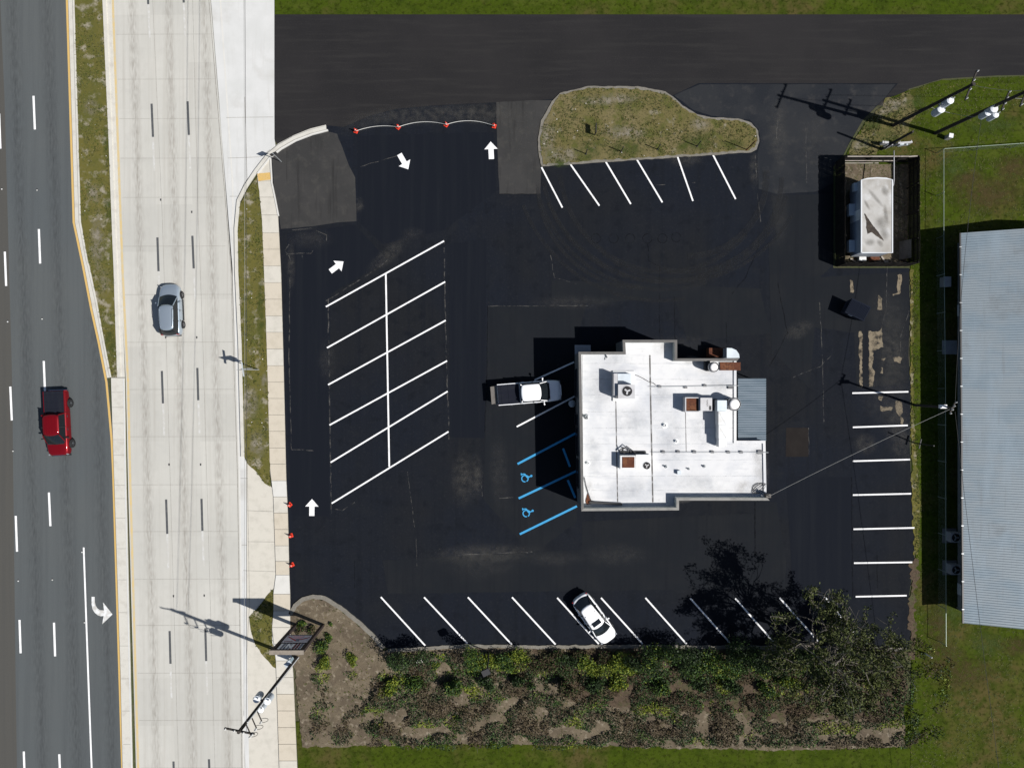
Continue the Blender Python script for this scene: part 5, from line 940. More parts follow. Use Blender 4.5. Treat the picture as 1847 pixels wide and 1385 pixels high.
# ------------------------------------------------------------------ signs, posts, cones
sA, sB = W(534, 1126), W(583, 1126)
sg = thing('pylon_sign', 'tall two-post roadside sign with two panels on the dirt bed', 'sign', (sA + sB) / 2)
hw = (sB - sA).length / 2; HS = 6.3
for s_ in (-1, 1):
    f = MB(); f.box((s_ * hw, 0, HS / 2), (.24, .24, HS)); f.build('post', M['signback'], sg)
f = MB(); f.box((0, 0, HS + .06), (hw * 2 + .34, .36, .12)); f.build('top_beam', M['signbar'], sg)
f = MB(); f.box((0, 0, HS - .22), (hw * 2 - .3, .16, .1)); f.box((0, 0, 4.52), (hw * 2 - .3, .16, .1)); f.box((0, 0, 2.72), (hw * 2 - .3, .16, .1)); f.build('crossbar', M['signback'], sg)
f = MB(); f.box((0, 0, 3.62), (hw * 2 - .32, .14, 1.66)); pn1 = f.build('panel', M['signpanel'], sg)
def mark(parent, pts, m_, y=.078, th=.012):
    """flat raised marks on the north face (x mirrored so that they read from the north)"""
    f = MB(); P = [Vector((x, y, z + (.38 if z < 4 else .52))) for x, z in pts]; n_ = len(P); Q = [p + Vector((0, th, 0)) for p in P]
    tri = tessellate_polygon([[Vector((p.x, p.z, 0)) for p in P]])
    fs = [];
    for t_ in tri:
        a_, b_, c_ = (Q[i] for i in t_); fs.append(t_ if (b_ - a_).cross(c_ - a_).y > 0 else t_[::-1])
    f.add(Q, fs); f.add(P + Q, [(i, (i + 1) % n_, n_ + (i + 1) % n_, n_ + i) for i in range(n_)]); f.build('mark', M[m_], parent)
mark(pn1, [(-.95, 2.75), (-.85, 2.72), (.05, 3.55), (.0, 3.75)], 'signred'); mark(pn1, [(.05, 3.72), (.0, 3.55), (.95, 2.85), (1.0, 2.95)], 'signred')
mark(pn1, [(-.6, 2.62), (.5, 2.62), (.2, 3.2), (-.1, 3.3)], 'signpink', .079); mark(pn1, [(-.05, 3.3), (.25, 3.3), (.3, 3.8), (.05, 3.8)], 'signblue', .0795); mark(pn1, [(-.9, 3.78), (-.2, 3.78), (-.2, 3.86), (-.9, 3.86)], 'signmaroon', .0798)
f = MB(); f.box((0, 0, 5.30), (hw * 2 - .32, .14, 1.42)); pn2 = f.build('panel', M['signback'], sg)
cols = ['signwhite', 'signblue', 'signblue', 'signblue', 'signmaroon', 'signmaroon', 'signmaroon', 'signblue']
for i in range(8):
    xa = -hw + .25 + i * (2 * hw - .5) / 8; w_ = (2 * hw - .5) / 8
    mark(pn2, [(xa + .04, 4.2), (xa + w_ * .72, 4.2), (xa + w_ * .72, 5.35), (xa + .04, 5.35)], cols[i]); mark(pn2, [(xa + w_ * .78, 4.15), (xa + w_ * .95, 4.15), (xa + w_ * .95, 5.4), (xa + w_ * .78, 5.4)], 'signwhite', .08)
mark(pn2, [(-.35, 4.3), (-.2, 4.3), (.2, 5.25), (.05, 5.25)], 'signwhite', .093); mark(pn2, [(.05, 4.3), (.2, 4.3), (.2, 5.25), (.05, 5.25)], 'signwhite', .094); mark(pn2, [(-.35, 4.3), (-.2, 4.3), (-.2, 5.2), (-.35, 5.2)], 'signwhite', .0935)
# kerb-corner sign, verge sign
t = thing('road_sign', 'small sign on a thin post at the kerb corner', 'sign', W(507.5, 291.5), R(25)); MB().tube([(0, 0, 0), (0, 0, 2.35)], .04, 7).build('post', M['steel'], t); MB().box((0, .03, 2.0), (.6, .015, .6)).build('plate', M['dark_steel'], t)
t = thing('street_sign', 'road sign with crossed plates on the grass verge', 'sign', W(467.5, 666.5), R(20)); MB().tube([(0, 0, 0), (-.12, 0, 3.6)], .045, 7).build('post', M['steel'], t)
MB().box((-.12, .05, 3.1), (1.1, .02, .75), R(-12)).build('plate', M['steel'], t); MB().box((-.12, .0, 3.5), (.02, 1.2, .25), R(-12)).build('plate', M['duct'], t); MB().box((-.10, .07, 2.4), (.7, .02, .55), R(-12)).build('plate', M['steel'], t)
t = thing('notice_sign', 'dark notice board on a short post in the dry island grass', 'sign', W(1072.4, 244)); MB().tube([(0, 0, 0), (0, 0, 1.05)], .045, 7).build('post', M['dark_steel'], t); MB().box((.02, .30, .86), (.06, .8, .46)).build('board', M['dark_steel'], t)
for i, (x, y, h, lab) in enumerate([(1056.5, 278, 1.25, 'thin dark post in the island grass, first from the left'), (1120, 274, 1.3, 'thin dark post in the island grass, second from the left'), (1185.3, 270, 1.3, 'thin dark post in the island grass, third from the left'), (1256.6, 264.3, 1.35, 'thin dark post in the island grass, fourth from the left'), (1346, 270.5, 2.3, 'tall thin post at the east end of the island')]):
    b = W(x, y); f = MB(); f.lathe((0, 0, 0), [(.045, 0), (.045, h - .03), (.03, h)], 8); f.lathe((0, 0, 0), [(.09, 0), (.08, .05), (.05, .08)], 8); o = tag(f.build('bollard_post', M['dark_steel'] if i < 4 else M['rust']), lab, 'post', 'thin posts along the island'); o.location = (b.x, b.y, .1)
t = thing('guide_post', 'dark post with a crossbar at the lot east edge', 'post', W(1650, 798.5)); MB().tube([(0, 0, 0), (0.02, 0, 2.8)], .055, 7).build('post', M['dark_steel'], t); MB().bar((-.1, -.42, .8), (.1, .42, .8), .08, .10).build('crossbar', M['dark_steel'], t)
f = MB(); b = W(1668, 1177); f.lathe((b.x, b.y, 0), [(.06, 0), (.06, .95), (.07, 1.0), (.03, 1.08)], 8); tag(f.build('marker_post', M['conewhite']), 'short white marker post in the southeast grass', 'post')
t = thing('floodlight_post', 'dark floodlight post standing among the south shrubs', 'lamp post', W(882, 1174)); MB().tube([(0, 0, 0), (0, 0, 4.6)], .06, 8).build('post', M['dark_steel'], t); MB().box((-.1, .1, 4.7), (.65, .5, .28), R(25)).build('lamp_head', M['dark_steel'], t)
def cone(x, y, label, sc=1):
    t = thing('traffic_cone', label, 'traffic cone', W(x, y, 0), random.uniform(0, 3), 'orange traffic cones'); t.location.z = .045 if x > 530 else .006
    MB().box((0, 0, .02), (.36, .36, .04)).build('base', M['orange'], t); MB().lathe((0, 0, .04), [(.14, 0), (.095, .25), (.05, .5), (.028, .68), (.02, .70)], 14).build('cone_body', M['orange'], t, True)
    MB().lathe((0, 0, 0), [(.089, .30), (.067, .45), (.060, .49), (.082, .30)], 14).build('collar', M['conewhite'], t, True); return t
CN = [(642.5, 237), (718.5, 230), (805, 225.5), (891.5, 228)]
for (x, y), l_ in zip(CN, ['orange cone at the west end of the rope barrier', 'second orange cone from the west on the rope barrier', 'third orange cone from the west on the rope barrier', 'orange cone at the east end of the rope barrier']): cone(x, y, l_)
for (x, y), l_ in zip([(523, 909.5), (525, 965), (527, 1017.5)], ['orange cone at the driveway sidewalk edge, northern one', 'orange cone at the driveway sidewalk edge, middle one', 'orange cone at the driveway sidewalk edge, southern one']): cone(x, y, l_)
f = MB()
for (a, b), bow in zip(zip(CN, CN[1:]), (5, 7, 8)):
    P = []
    for i in range(17): k = i / 16; q = W(a[0] + (b[0] - a[0]) * k, a[1] + (b[1] - a[1]) * k - bow * 4 * k * (1 - k) - 1, .1 + .55 * abs(2 * k - 1) ** 3); P.append(q)
    f.tube(P, .022, 5)
tag(f.build('rope', M['rope']), 'pale rope strung between four orange cones', 'rope')

# ------------------------------------------------------------------ vehicles (local +x forward, origin on the ground)
DG = None
def bake(o, mods):
    """apply modifiers by evaluating the mesh"""
    bpy.context.view_layer.update(); dg = bpy.context.evaluated_depsgraph_get(); me = bpy.data.meshes.new_from_object(o.evaluated_get(dg)); old = o.data; o.modifiers.clear(); o.data = me; me.name = old.name
    return o
def loft_body(st, name, m_, parent, wheels, wr, hwid, sub=2):
    """st: (x, half width, z bottom, z shoulder, z top)"""
    mb = MB(); K = 0
    for x, w, zb, zs, zt in st:
        half = [(w * .70, zb), (w * .93, zb + .05), (w, zb + .30 * (zs - zb)), (w * 1.0, zb + .72 * (zs - zb)), (w * .965, zs), (w * .80, zs + (zt - zs) * .72), (w * .42, zt - .008)]
        ring = [(x, y, z) for y, z in half] + [(x, 0, zt)] + [(x, -y, z) for y, z in half[::-1]] + [(x, 0, zb)]
        K = len(ring); mb.v += ring
    N = len(st)
    for i in range(N - 1):
        for k in range(K): mb.f.append([i * K + k, i * K + (k + 1) % K, (i + 1) * K + (k + 1) % K, (i + 1) * K + k]); mb.m.append(0)
    mb.f += [list(range(K))[::-1], [(N - 1) * K + k for k in range(K)]]; mb.m += [0, 0]
    o = mb.build(name, [m_, M['black']], parent, True)
    bm = bmesh.new(); bm.from_mesh(o.data); bmesh.ops.recalc_face_normals(bm, faces=bm.faces); bm.to_mesh(o.data); bm.free()
    s = o.modifiers.new('s', 'SUBSURF'); s.levels = sub; s.render_levels = sub
    cut = []
    for wx in wheels:
        c = MB(); c.lathe((wx, 0, wr), [(wr * 1.17, -hwid * 1.3), (wr * 1.17, -hwid + .22), (wr * 1.17, hwid - .22), (wr * 1.17, hwid * 1.3)], 28, 'Y'); 
        # two short drums, one each side
        c = MB()
        for sy in (-1, 1): c.lathe((wx, sy * hwid, wr), [(wr * 1.17, -.26), (wr * 1.17, .3)], 28, 'Y')
        co_ = c.build('cutter', [M['black']]); cb = bmesh.new(); cb.from_mesh(co_.data); bmesh.ops.recalc_face_normals(cb, faces=cb.faces); cb.to_mesh(co_.data); cb.free()
        co_.parent = parent; b = o.modifiers.new('b', 'BOOLEAN'); b.operation = 'DIFFERENCE'; b.object = co_; b.solver = 'EXACT'; cut.append(co_)
    bake(o, None)
    for c in cut: bpy.data.objects.remove(c)
    return o
def wheel(parent, x, y, r, w=.22, rim='rim'):
    s_ = 1 if y > 0 else -1
    f = MB(); f.lathe((0, 0, 0), [(r * .62, -w / 2), (r * .93, -w / 2), (r, -w * .36), (r, w * .36), (r * .93, w / 2), (r * .62, w / 2)], 26, 'Y'); o = f.build('wheel', M['black'], parent, True); o.location = (x, y, r)
    g = MB(); g.lathe((0, s_ * (w / 2 - .02), 0), [(r * .64, -.02), (r * .64, .012), (r * .56, .012), (r * .52, -.03), (.02, -.03)] if s_ < 0 else [(.02, .03), (r * .52, .03), (r * .56, -.012), (r * .64, -.012), (r * .64, .02)], 22, 'Y')
    for k in range(5):
        a = k * 1.2566; g.box((math.cos(a) * r * .32, s_ * (w / 2 + .0), math.sin(a) * r * .32), (r * .5, .03, r * .15), mtx=Matrix.Rotation(-a, 4, 'Y'))
    g.lathe((0, s_ * w / 2, 0), [(r * .13, -.03), (r * .13, .03)], 10, 'Y'); g.build('rim', M[rim], o)
def quadgrid(f, A, B, C, D, n=6, bulge=0.0, nrm=Vector((0, 0, 1)), bow0=0.0, bow1=0.0):
    """A-B front edge, D-C rear edge, bilinear with bulge"""
    vs_ = []; A, B, C, D = map(Vector, (A, B, C, D))
    for i in range(n + 1):
        for j in range(n + 1):
            u_, v_ = i / n, j / n; p = (A * (1 - v_) + B * v_) * (1 - u_) + (D * (1 - v_) + C * v_) * u_
            vs_.append(p + nrm * bulge * 16 * u_ * (1 - u_) * v_ * (1 - v_) ** 1 + Vector(((bow0 * (1 - u_) + bow1 * u_) * 4 * v_ * (1 - v_), 0, 0)))
    f.add(vs_, [(i * (n + 1) + j, (i + 1) * (n + 1) + j, (i + 1) * (n + 1) + j + 1, i * (n + 1) + j + 1) for i in range(n) for j in range(n)])
def cabin(parent, m_, bx0, bx1, tx0, tx1, wb, wt_, zb, zt, bp=(0,), rear=True, sideglass='glass', ribs=0, crown=.04, rails=False, sunroof=None, wbr=None, wtr=None, rbow=.16, darkc=False):
    """bx0/bx1 = belt front/rear x, tx0/tx1 = roof front/rear x; wb, wt_ = belt and roof half widths; bp = x of the B/C pillars on the belt"""
    wbr = wbr or wb; wtr = wtr or wt_
    # roof: crowned and rounded grid
    n = 12; f = MB(); vs_ = []
    for i in range(n + 1):
        u_ = -1 + 2 * i / n
        for j in range(n + 1):
            v_ = -1 + 2 * j / n
            sx = math.copysign(abs(u_), u_); w_ = wt_ + (wtr - wt_) * (i / n); rr = 1 - .06 * abs(u_) ** 6; ex_ = 1 - .05 * abs(v_) ** 4
            x = (tx0 + tx1) / 2 + (tx1 - tx0) / 2 * sx * ex_ + .09 * (1 - v_ * v_) * math.copysign(u_ * u_, -u_) * (1 if u_ < 0 else .9); y = w_ * v_ * rr
            z = zt + crown * (1 - v_ * v_) + .02 * (1 - u_ * u_) - .05 * max(abs(u_), abs(v_)) ** 10
            vs_.append((x, y, z))
    f.add(vs_, [(i * (n + 1) + j, i * (n + 1) + j + 1, (i + 1) * (n + 1) + j + 1, (i + 1) * (n + 1) + j) for i in range(n) for j in range(n)])
    ro = f.build('roof', m_, parent, True)
    bm = bmesh.new(); bm.from_mesh(ro.data); bmesh.ops.recalc_face_normals(bm, faces=bm.faces)
    if sum(fc.normal.z for fc in bm.faces) < 0: bmesh.ops.reverse_faces(bm, faces=bm.faces)
    bm.to_mesh(ro.data); bm.free(); sm = ro.modifiers.new('t', 'SOLIDIFY'); sm.thickness = .05; sm.offset = -1
    if ribs:
        f = MB()
        for k in range(ribs):
            y = (-.62 + 1.24 * k / (ribs - 1)) * wt_; f.bar((tx0 - .18, y, zt + crown * (1 - (y / wt_) ** 2) + .012), (tx1 + .18, y, zt + crown * (1 - (y / wt_) ** 2) + .012), .07, .03)
        f.build('roof_rib', m_, ro)
    if rails:
        for s_ in (-1, 1):
            f = MB(); f.tube([(tx0 - .25, s_ * wt_ * .86, zt + .02), (tx0 - .4, s_ * wt_ * .86, zt + .075), ((tx0 + tx1) / 2, s_ * wt_ * .87, zt + .09), (tx1 + .35, s_ * wtr * .86, zt + .075), (tx1 + .2, s_ * wtr * .86, zt + .02)], .022, 6); f.build('roof_rail', M['chrome'], ro)
    if sunroof:
        f = MB(); a, b_ = sunroof; f.box(((a + b_) / 2, 0, zt + crown + .018), (abs(a - b_), wt_ * 1.15, .012)); f.build('sunroof', M['glass_dark'], ro)
    f = MB()
    def P(s_, x, z, w): return (x, s_ * w, z)
    for s_ in (-1, 1):
        f.bar(P(s_, bx0, zb, wb * .97), P(s_, tx0, zt, wt_ * .97), .055, .05); f.mat(1 if darkc else 0).bar(P(s_, bx1, zb, wbr * .97), P(s_, tx1, zt, wtr * .97), .08, .11).mat(0)
        for x in bp:
            k = (x - bx0) / (bx1 - bx0); xt = max(min(x, tx0 - .15), tx1 + .12); f.mat(1).bar(P(s_, x, zb, wb + (wbr - wb) * k), P(s_, xt, zt, wt_ + (wtr - wt_) * k), .05, .10).mat(0)
    f.build('pillars', [m_, M['darkplastic']], parent)
    f = MB(); quadgrid(f, (bx0, wb * .95, zb), (bx0, -wb * .95, zb), (tx0 - .03, -wt_ * .94, zt - .01), (tx0 - .03, wt_ * .94, zt - .01), 8, .03, Vector((.8, 0, .5)), .20, .10); f.build('windshield', M['glass'], parent, True)
    f = MB(); quadgrid(f, (bx1, wbr * .94, zb + .03), (bx1, -wbr * .94, zb + .03), (tx1 + .03, -wtr * .93, zt - .01), (tx1 + .03, wtr * .93, zt - .01), 8, .03, Vector((-.8, 0, .5)), -rbow, -min(.1, rbow)); f.build('rear_window', M['glass_dark'], parent, True)
    xs = [bx0] + list(bp) + [bx1]
    for s_ in (-1, 1):
        for a, b_ in zip(xs, xs[1:]):
            ka, kb_ = (a - bx0) / (bx1 - bx0), (b_ - bx0) / (bx1 - bx0); ta, tb = max(min(a, tx0), tx1), max(min(b_, tx0), tx1)
            wa, wb_ = (wb + (wbr - wb) * ka) * .985, (wb + (wbr - wb) * kb_) * .985; va, vb = (wt_ + (wtr - wt_) * ka) * .985, (wt_ + (wtr - wt_) * kb_) * .985
            f = MB(); f.add([(a, s_ * wa, zb), (b_, s_ * wb_, zb), (tb, s_ * vb, zt - .01), (ta, s_ * va, zt - .01)], [(0, 1, 2, 3)]); f.build('side_window', M[sideglass], parent)
    # seats and dash seen through the glass
    f = MB(); f.box((bx0 - .45, 0, zb + .02), (.35, wb * 1.6, .10))
    for x in (bx0 - 1.25, bx0 - 2.1):
        if x > bx1 + .35:
            for s_ in (-1, 1): f.box((x, s_ * wb * .45, zb + .18), (.18, wb * .62, .5)); f.box((x - .02, s_ * wb * .45, zb + .48), (.12, wb * .3, .16))
    f.lathe((0, 0, 0), [(.001, 0), (.001, .001)], 3); f.build('seats', M['interior'], parent)
    f = MB(); f.box(((bx0 + bx1) / 2, 0, zb + .005), (abs(bx0 - bx1) - .25, wb * 1.8, .03)); f.build('cabin_floor', M['interior'], parent)
def mirrors(parent, x, w, z, m_):
    for s_ in (-1, 1):
        f = MB(); f.bar((x, s_ * (w - .06), z), (x, s_ * (w + .12), z + .03), .06, .05); f.mat(0).box((x, s_ * (w + .15), z + .05), (.10, .18, .15), s_ * -.2); f.build('mirror', m_, parent)
def handles(parent, xs, w, z, m_='chrome'):
    for s_ in (-1, 1):
        for x in xs: f = MB(); f.box((x, s_ * (w + .012), z), (.19, .04, .045)); f.build('door_handle', M[m_], parent)
def lamps(parent, x, w, z, m_, name, d=(.12, .38, .16), rz=.5):
    for s_ in (-1, 1): f = MB(); f.box((x, s_ * w, z), d, -s_ * rz if x > 0 else s_ * rz); f.build(name, M[m_], parent)
def seams(parent, xs, w, z0, z1):
    f = MB()
    for s_ in (-1, 1):
        for x in xs: f.box((x, s_ * (w - .0), (z0 + z1) / 2), (.014, .012, z1 - z0))
    f.build('door_gap', M['black'], parent)

# silver SUV
p = W(315, 560.5); suv = thing('suv', 'silver SUV driving up the concrete road lanes', 'car', (p.x, p.y, 0), R(92.6))
st = [(2.32, .36, .40, .62, .68), (2.26, .60, .32, .66, .76), (2.14, .76, .25, .70, .84), (1.9, .87, .21, .77, .93), (1.6, .90, .20, .86, .99), (1.05, .915, .20, .95, 1.06), (.6, .92, .20, .98, 1.08), (-.4, .92, .20, 1.0, 1.08), (-1.4, .91, .20, 1.02, 1.10), (-1.95, .87, .24, 1.0, 1.12), (-2.18, .80, .30, .93, 1.06), (-2.27, .64, .38, .86, .98), (-2.31, .38, .44, .8, .9)]
loft_body(st, 'body', M['silver'], suv, (1.36, -1.3), .35, .92)
cabin(suv, M['silver'], 1.14, -2.17, 0.30, -1.80, .83, .68, 1.05, 1.64, (-.02, -1.05), True, 'glass', 0, .05, True, wbr=.78, wtr=.62, rbow=.12, darkc=True)
for x in (1.36, -1.3):
    for s_ in (-1, 1): wheel(suv, x, s_ * .83, .35)
mirrors(suv, .62, .88, 1.06, M['silver']); handles(suv, (-.1, -1.0), .92, .93); lamps(suv, 2.03, .66, .72, 'headlight', 'headlight', (.10, .32, .12)); lamps(suv, -2.17, .68, .98, 'taillight', 'taillight', (.12, .16, .30), .5)
f = MB(); f.box((2.235, 0, .60), (.08, 1.0, .18)); f.build('grille', M['darkplastic'], suv); f = MB(); f.box((-2.29, 0, .70), (.02, .4, .12)); f.build('number_plate', M['plate'], suv); f = MB(); f.box((-2.26, 0, .42), (.12, 1.4, .14)); f.build('rear_bumper', M['darkplastic'], suv)
for s_ in (-1, 1): f = MB(); f.box((0.02, s_ * .915, .25), (1.9, .05, .12)); f.build('sill', M['darkplastic'], suv)
seams(suv, (.78, -.05, -.98), .918, .35, 1.0)
# driver, seen through the right-hand side glass from above
def person(loc, rz, label):
    me = bpy.data.meshes.new('person'); J = [(0, 0, .55), (0, 0, .80), (.02, 0, 1.02), (.03, 0, 1.10), (.05, 0, 1.22), (.05, .20, .98), (.22, .25, .76), (.45, .17, .84), (.05, -.20, .98), (.20, -.27, .76), (.45, -.17, .84), (.42, .10, .56), (.50, .12, .15), (.62, .12, .08), (.42, -.10, .56), (.50, -.12, .15), (.62, -.12, .08)]
    E = [(0, 1), (1, 2), (2, 3), (3, 4), (2, 5), (5, 6), (6, 7), (2, 8), (8, 9), (9, 10), (0, 11), (11, 12), (12, 13), (0, 14), (14, 15), (15, 16)]
    me.from_pydata(J, E, []); o = bpy.data.objects.new('person', me); COL.objects.link(o); o.modifiers.new('k', 'SKIN'); ra = [.15, .16, .13, .055, .095, .065, .05, .035, .065, .05, .035, .085, .06, .045, .085, .06, .045]
    for i, r in enumerate(ra): me.skin_vertices[0].data[i].radius = (r, r * (1.2 if i in (0, 1, 2) else 1))
    me.skin_vertices[0].data[0].use_root = True; s = o.modifiers.new('s', 'SUBSURF'); s.levels = 1; s.render_levels = 1
    bake(o, None); o.data.materials.clear(); o.data.materials.append(M['shirt']); o.data.materials.append(M['skin'])
    for pl in o.data.polygons:
        c = pl.center; pl.material_index = 1 if c.z > 1.06 or c.x > .25 and c.z > .65 else 0; pl.use_smooth = True
    o.location = loc; o.rotation_euler.z = rz
    f = MB(); f.lathe((.035, 0, 1.22), [(.112, -.03), (.118, .03), (.095, .085), (.04, .115)], 12); f.build('hair', M['hair'], o, True)
    f = MB(); f.bar((.145, -.03, 1.2), (.165, 0, 1.18), .02, .03); f.bar((.145, .03, 1.215), (.15, .05, 1.215), .02, .015); f.bar((.145, -.05, 1.215), (.15, -.03, 1.215), .02, .015); f.build('face', M['skin'], o)
    return tag(o, label, 'person')
pv = Matrix.Rotation(R(92.6), 3, 'Z') @ Vector((-.18, -.40, .30)); person((p.x + pv.x, p.y + pv.y, .30), R(92.6), 'driver in a grey top seated in the silver SUV')

def pickup(name_label, loc, rz, paint, Wd, Ln, handle_m, ribs, tail_open, rimm):
    t = thing('pickup_truck', name_label, 'pickup truck', loc, rz); hw = Wd / 2; a = Ln / 2; bed1_ = -a + 1.95
    st = [(a, hw * .60, .48, .82, .90), (a - .05, hw * .82, .36, .90, 1.0), (a - .25, hw * .93, .30, .98, 1.08), (a - .7, hw * .98, .30, 1.04, 1.14), (a - 1.3, hw, .30, 1.08, 1.17), (a - 1.9, hw, .30, 1.10, 1.18), (-.2, hw, .30, 1.11, 1.18), (bed1_, hw, .30, 1.11, 1.18), (-a + .4, hw * .99, .34, 1.11, 1.18), (-a + .06, hw * .97, .38, 1.10, 1.17), (-a, hw * .92, .42, 1.06, 1.12)]
    bd = loft_body(st, 'body', paint, t, (a - 1.0, -a + 1.15), .40, hw)
    cx0 = a - 1.18; bed1 = -a + 1.95
    cabin(t, paint, cx0, bed1 + .08, cx0 - .70, bed1 + .2, hw * .91, hw * .77, 1.16, 1.82, ((cx0 + bed1) / 2 - .05,), True, 'glass', ribs, .05, rbow=.03)
    f = MB(); bl_ = bed1 + a - .06; f.box((bed1 - bl_ / 2 - .02, 0, 1.20), (bl_, hw * 1.80, .035))
    for k in range(3): f.box((bed1 - bl_ * (k + .5) / 3 - .02, 0, 1.222), (.03, hw * 1.74, .02))
    f.build('bed_cover', M['tonneau'], t)
    for s_ in (-1, 1): f = MB(); f.box((bed1 - bl_ / 2 - .02, s_ * hw * .935, 1.192), (bl_, hw * .06, .05)); f.build('bed_rail', paint, t)
    f = MB(); f.box((bed1 + .0, 0, .85), (.02, Wd + .004, .7)); f.build('cab_gap', M['black'], t)
    for x in (a - 1.0, -a + 1.15):
        for s_ in (-1, 1): wheel(t, x, s_ * (hw - .10), .40, .26, rimm)
    mirrors(t, cx0 - .38, hw, 1.2, M['darkplastic'] if paint is M['red'] else paint); handles(t, ((cx0 + bed1) / 2 + .2, bed1 + .35), hw, 1.0, handle_m)
    lamps(t, a - .13, hw * .74, .88, 'headlight', 'headlight', (.10, .30, .14), .45); f = MB(); f.box((a - .0, 0, .78), (.07, hw * .95, .26)); f.build('grille', M['chrome'], t)
    f = MB(); f.box((a - .02, 0, .50), (.16, Wd * .86, .16)); f.build('front_bumper', M['darkplastic'], t); f = MB(); f.box((-a - .03, 0, .52), (.14, Wd * .88, .16)); f.build('rear_bumper', M['chrome'], t)
    lamps(t, -a + .03, hw * .88, .92, 'taillight', 'taillight', (.08, .14, .34), 0)
    if tail_open:
        f = MB(); f.box((-a - .30, 0, .86), (.56, hw * 1.62, .06)); f.box((-a - .55, 0, .895), (.06, hw * 1.6, .03)); f.build('tailgate', M['greywood'], t); f = MB()
        for s_ in (-1, 1): f.bar((-a + .03, s_ * hw * .84, 1.15), (-a - .42, s_ * hw * .82, .9), .02, .02)
        f.build('tailgate_cable', M['dark_steel'], t)
    else:
        f = MB(); f.box((-a - .005, 0, .86), (.03, hw * 1.5, .42)); f.build('tailgate', paint, t)
    seams(t, (cx0 - .1, (cx0 + bed1) / 2 + .02), hw, .42, 1.1)
    f = MB(); f.box((cx0 + .12, 0, 1.175), (.10, hw * 1.5, .02)); f.build('cowl', M['darkplastic'], t); return t
p = W(115, 761.5); pickup('red crew-cab pickup with black bed cover on the asphalt road', (p.x, p.y, 0), R(-87.2), M['red'], 1.94, 5.75, 'chrome', 5, False, 'chrome')
p = W(954, 707.2); pickup('white pickup with lowered tailgate parked nose-in by the building', (p.x, p.y, .01), R(4.5), M['white_car'], 1.94, 5.65, 'white_car' if False else 'chrome', 0, True, 'rim')
# white sedan
p = W(1070.5, 1110); sd_ = thing('sedan', 'white sedan with sunroof parked in an angled south stall', 'car', (p.x, p.y, .01), R(-54.2))
st = [(2.46, .34, .36, .55, .60), (2.40, .60, .28, .58, .66), (2.26, .76, .22, .64, .76), (2.0, .87, .18, .71, .85), (1.6, .915, .17, .78, .91), (1.0, .925, .17, .84, .96), (.3, .93, .17, .87, .96), (-.8, .93, .17, .89, .97), (-1.5, .92, .18, .90, 1.0), (-2.0, .88, .22, .92, 1.02), (-2.25, .78, .27, .90, 1.0), (-2.38, .62, .34, .84, .95), (-2.45, .36, .42, .78, .86)]
loft_body(st, 'body', M['white_car'], sd_, (1.45, -1.4), .34, .93)
cabin(sd_, M['white_car'], 1.28, -2.1, .50, -1.52, .85, .71, .96, 1.48, (.02, -1.0), True, 'glass_dark', 0, .05, False, (.34, -.08), wbr=.78, wtr=.60, rbow=.2, darkc=True)
for x in (1.45, -1.4):
    for s_ in (-1, 1): wheel(sd_, x, s_ * .84, .34)
mirrors(sd_, .58, .90, .98, M['white_car']); handles(sd_, (-.2, -1.1), .93, .84); lamps(sd_, 2.16, .68, .66, 'headlight', 'headlight', (.14, .36, .12)); lamps(sd_, -2.27, .66, .82, 'taillight', 'taillight', (.08, .28, .10), .5)
f = MB(); f.box((2.40, 0, .5), (.07, 1.0, .18)); f.build('grille', M['darkplastic'], sd_); f = MB(); f.box((-2.43, 0, .62), (.02, .4, .12)); f.build('number_plate', M['plate'], sd_); seams(sd_, (.7, -.15, -1.05), .928, .3, .88)

# ------------------------------------------------------------------ planting
def leaf(mb, c, s_, rnd, up=.6):
    n_ = Vector((rnd.gauss(0, 1), rnd.gauss(0, 1), abs(rnd.gauss(0, 1)) * up + .25)).normalized(); t_ = n_.orthogonal().normalized(); t_ = Matrix.Rotation(rnd.uniform(0, 6.28), 3, n_) @ t_; b_ = n_.cross(t_)
    l_, w_ = s_ * rnd.uniform(.8, 1.3), s_ * rnd.uniform(.35, .6)
    mb.add([c - t_ * l_, c + b_ * w_ - t_ * .1 * l_, c + t_ * l_, c - b_ * w_ - t_ * .1 * l_], [(0, 1, 2, 3)])
def shrub_mesh(seed, rx, ry, h, nl, size, mats, mix, lobes=6):
    rnd = random.Random(seed); mb = MB(); L = []
    for k in range(lobes):
        a = rnd.uniform(0, 6.28); r = rnd.uniform(.1, .7); L.append((Vector((rx * r * math.cos(a), ry * r * math.sin(a), h * rnd.uniform(.35, .72))), rnd.uniform(.32, .55)))
    for i in range(nl):
        c, q = rnd.choice(L); d = Vector((rnd.gauss(0, 1), rnd.gauss(0, 1), rnd.gauss(0, 1))).normalized() * (rnd.random() ** .4); pt = c + Vector((d.x * rx * q, d.y * ry * q, d.z * h * q * .75)); pt.z = max(.03, pt.z)
        r = rnd.random(); acc = 0
        for mi, w_ in enumerate(mix):
            acc += w_
            if r < acc: mb.mat(mi); break
        leaf(mb, pt, size, rnd)
    return mb, L
def shrub(x, y, rx, ry, h, label, mats, mix, nl=700, size=.085, seed=1, group='shrubs in the south bed'):
    b = W(x, y); t = thing('shrub', label, 'shrub', (b.x, b.y, .04), 0, group); mb, L = shrub_mesh(seed, rx, ry, h, nl, size, mats, mix); mb.build('foliage', [M[m_] for m_ in mats], t)
    f = MB()
    for c, q in L: f.tube([(0, 0, -.02), tuple(c * .5 + Vector((0, 0, .05))), tuple(c)], .025, 5, .008)
    f.build('stems', M['darkbark'], t); return t
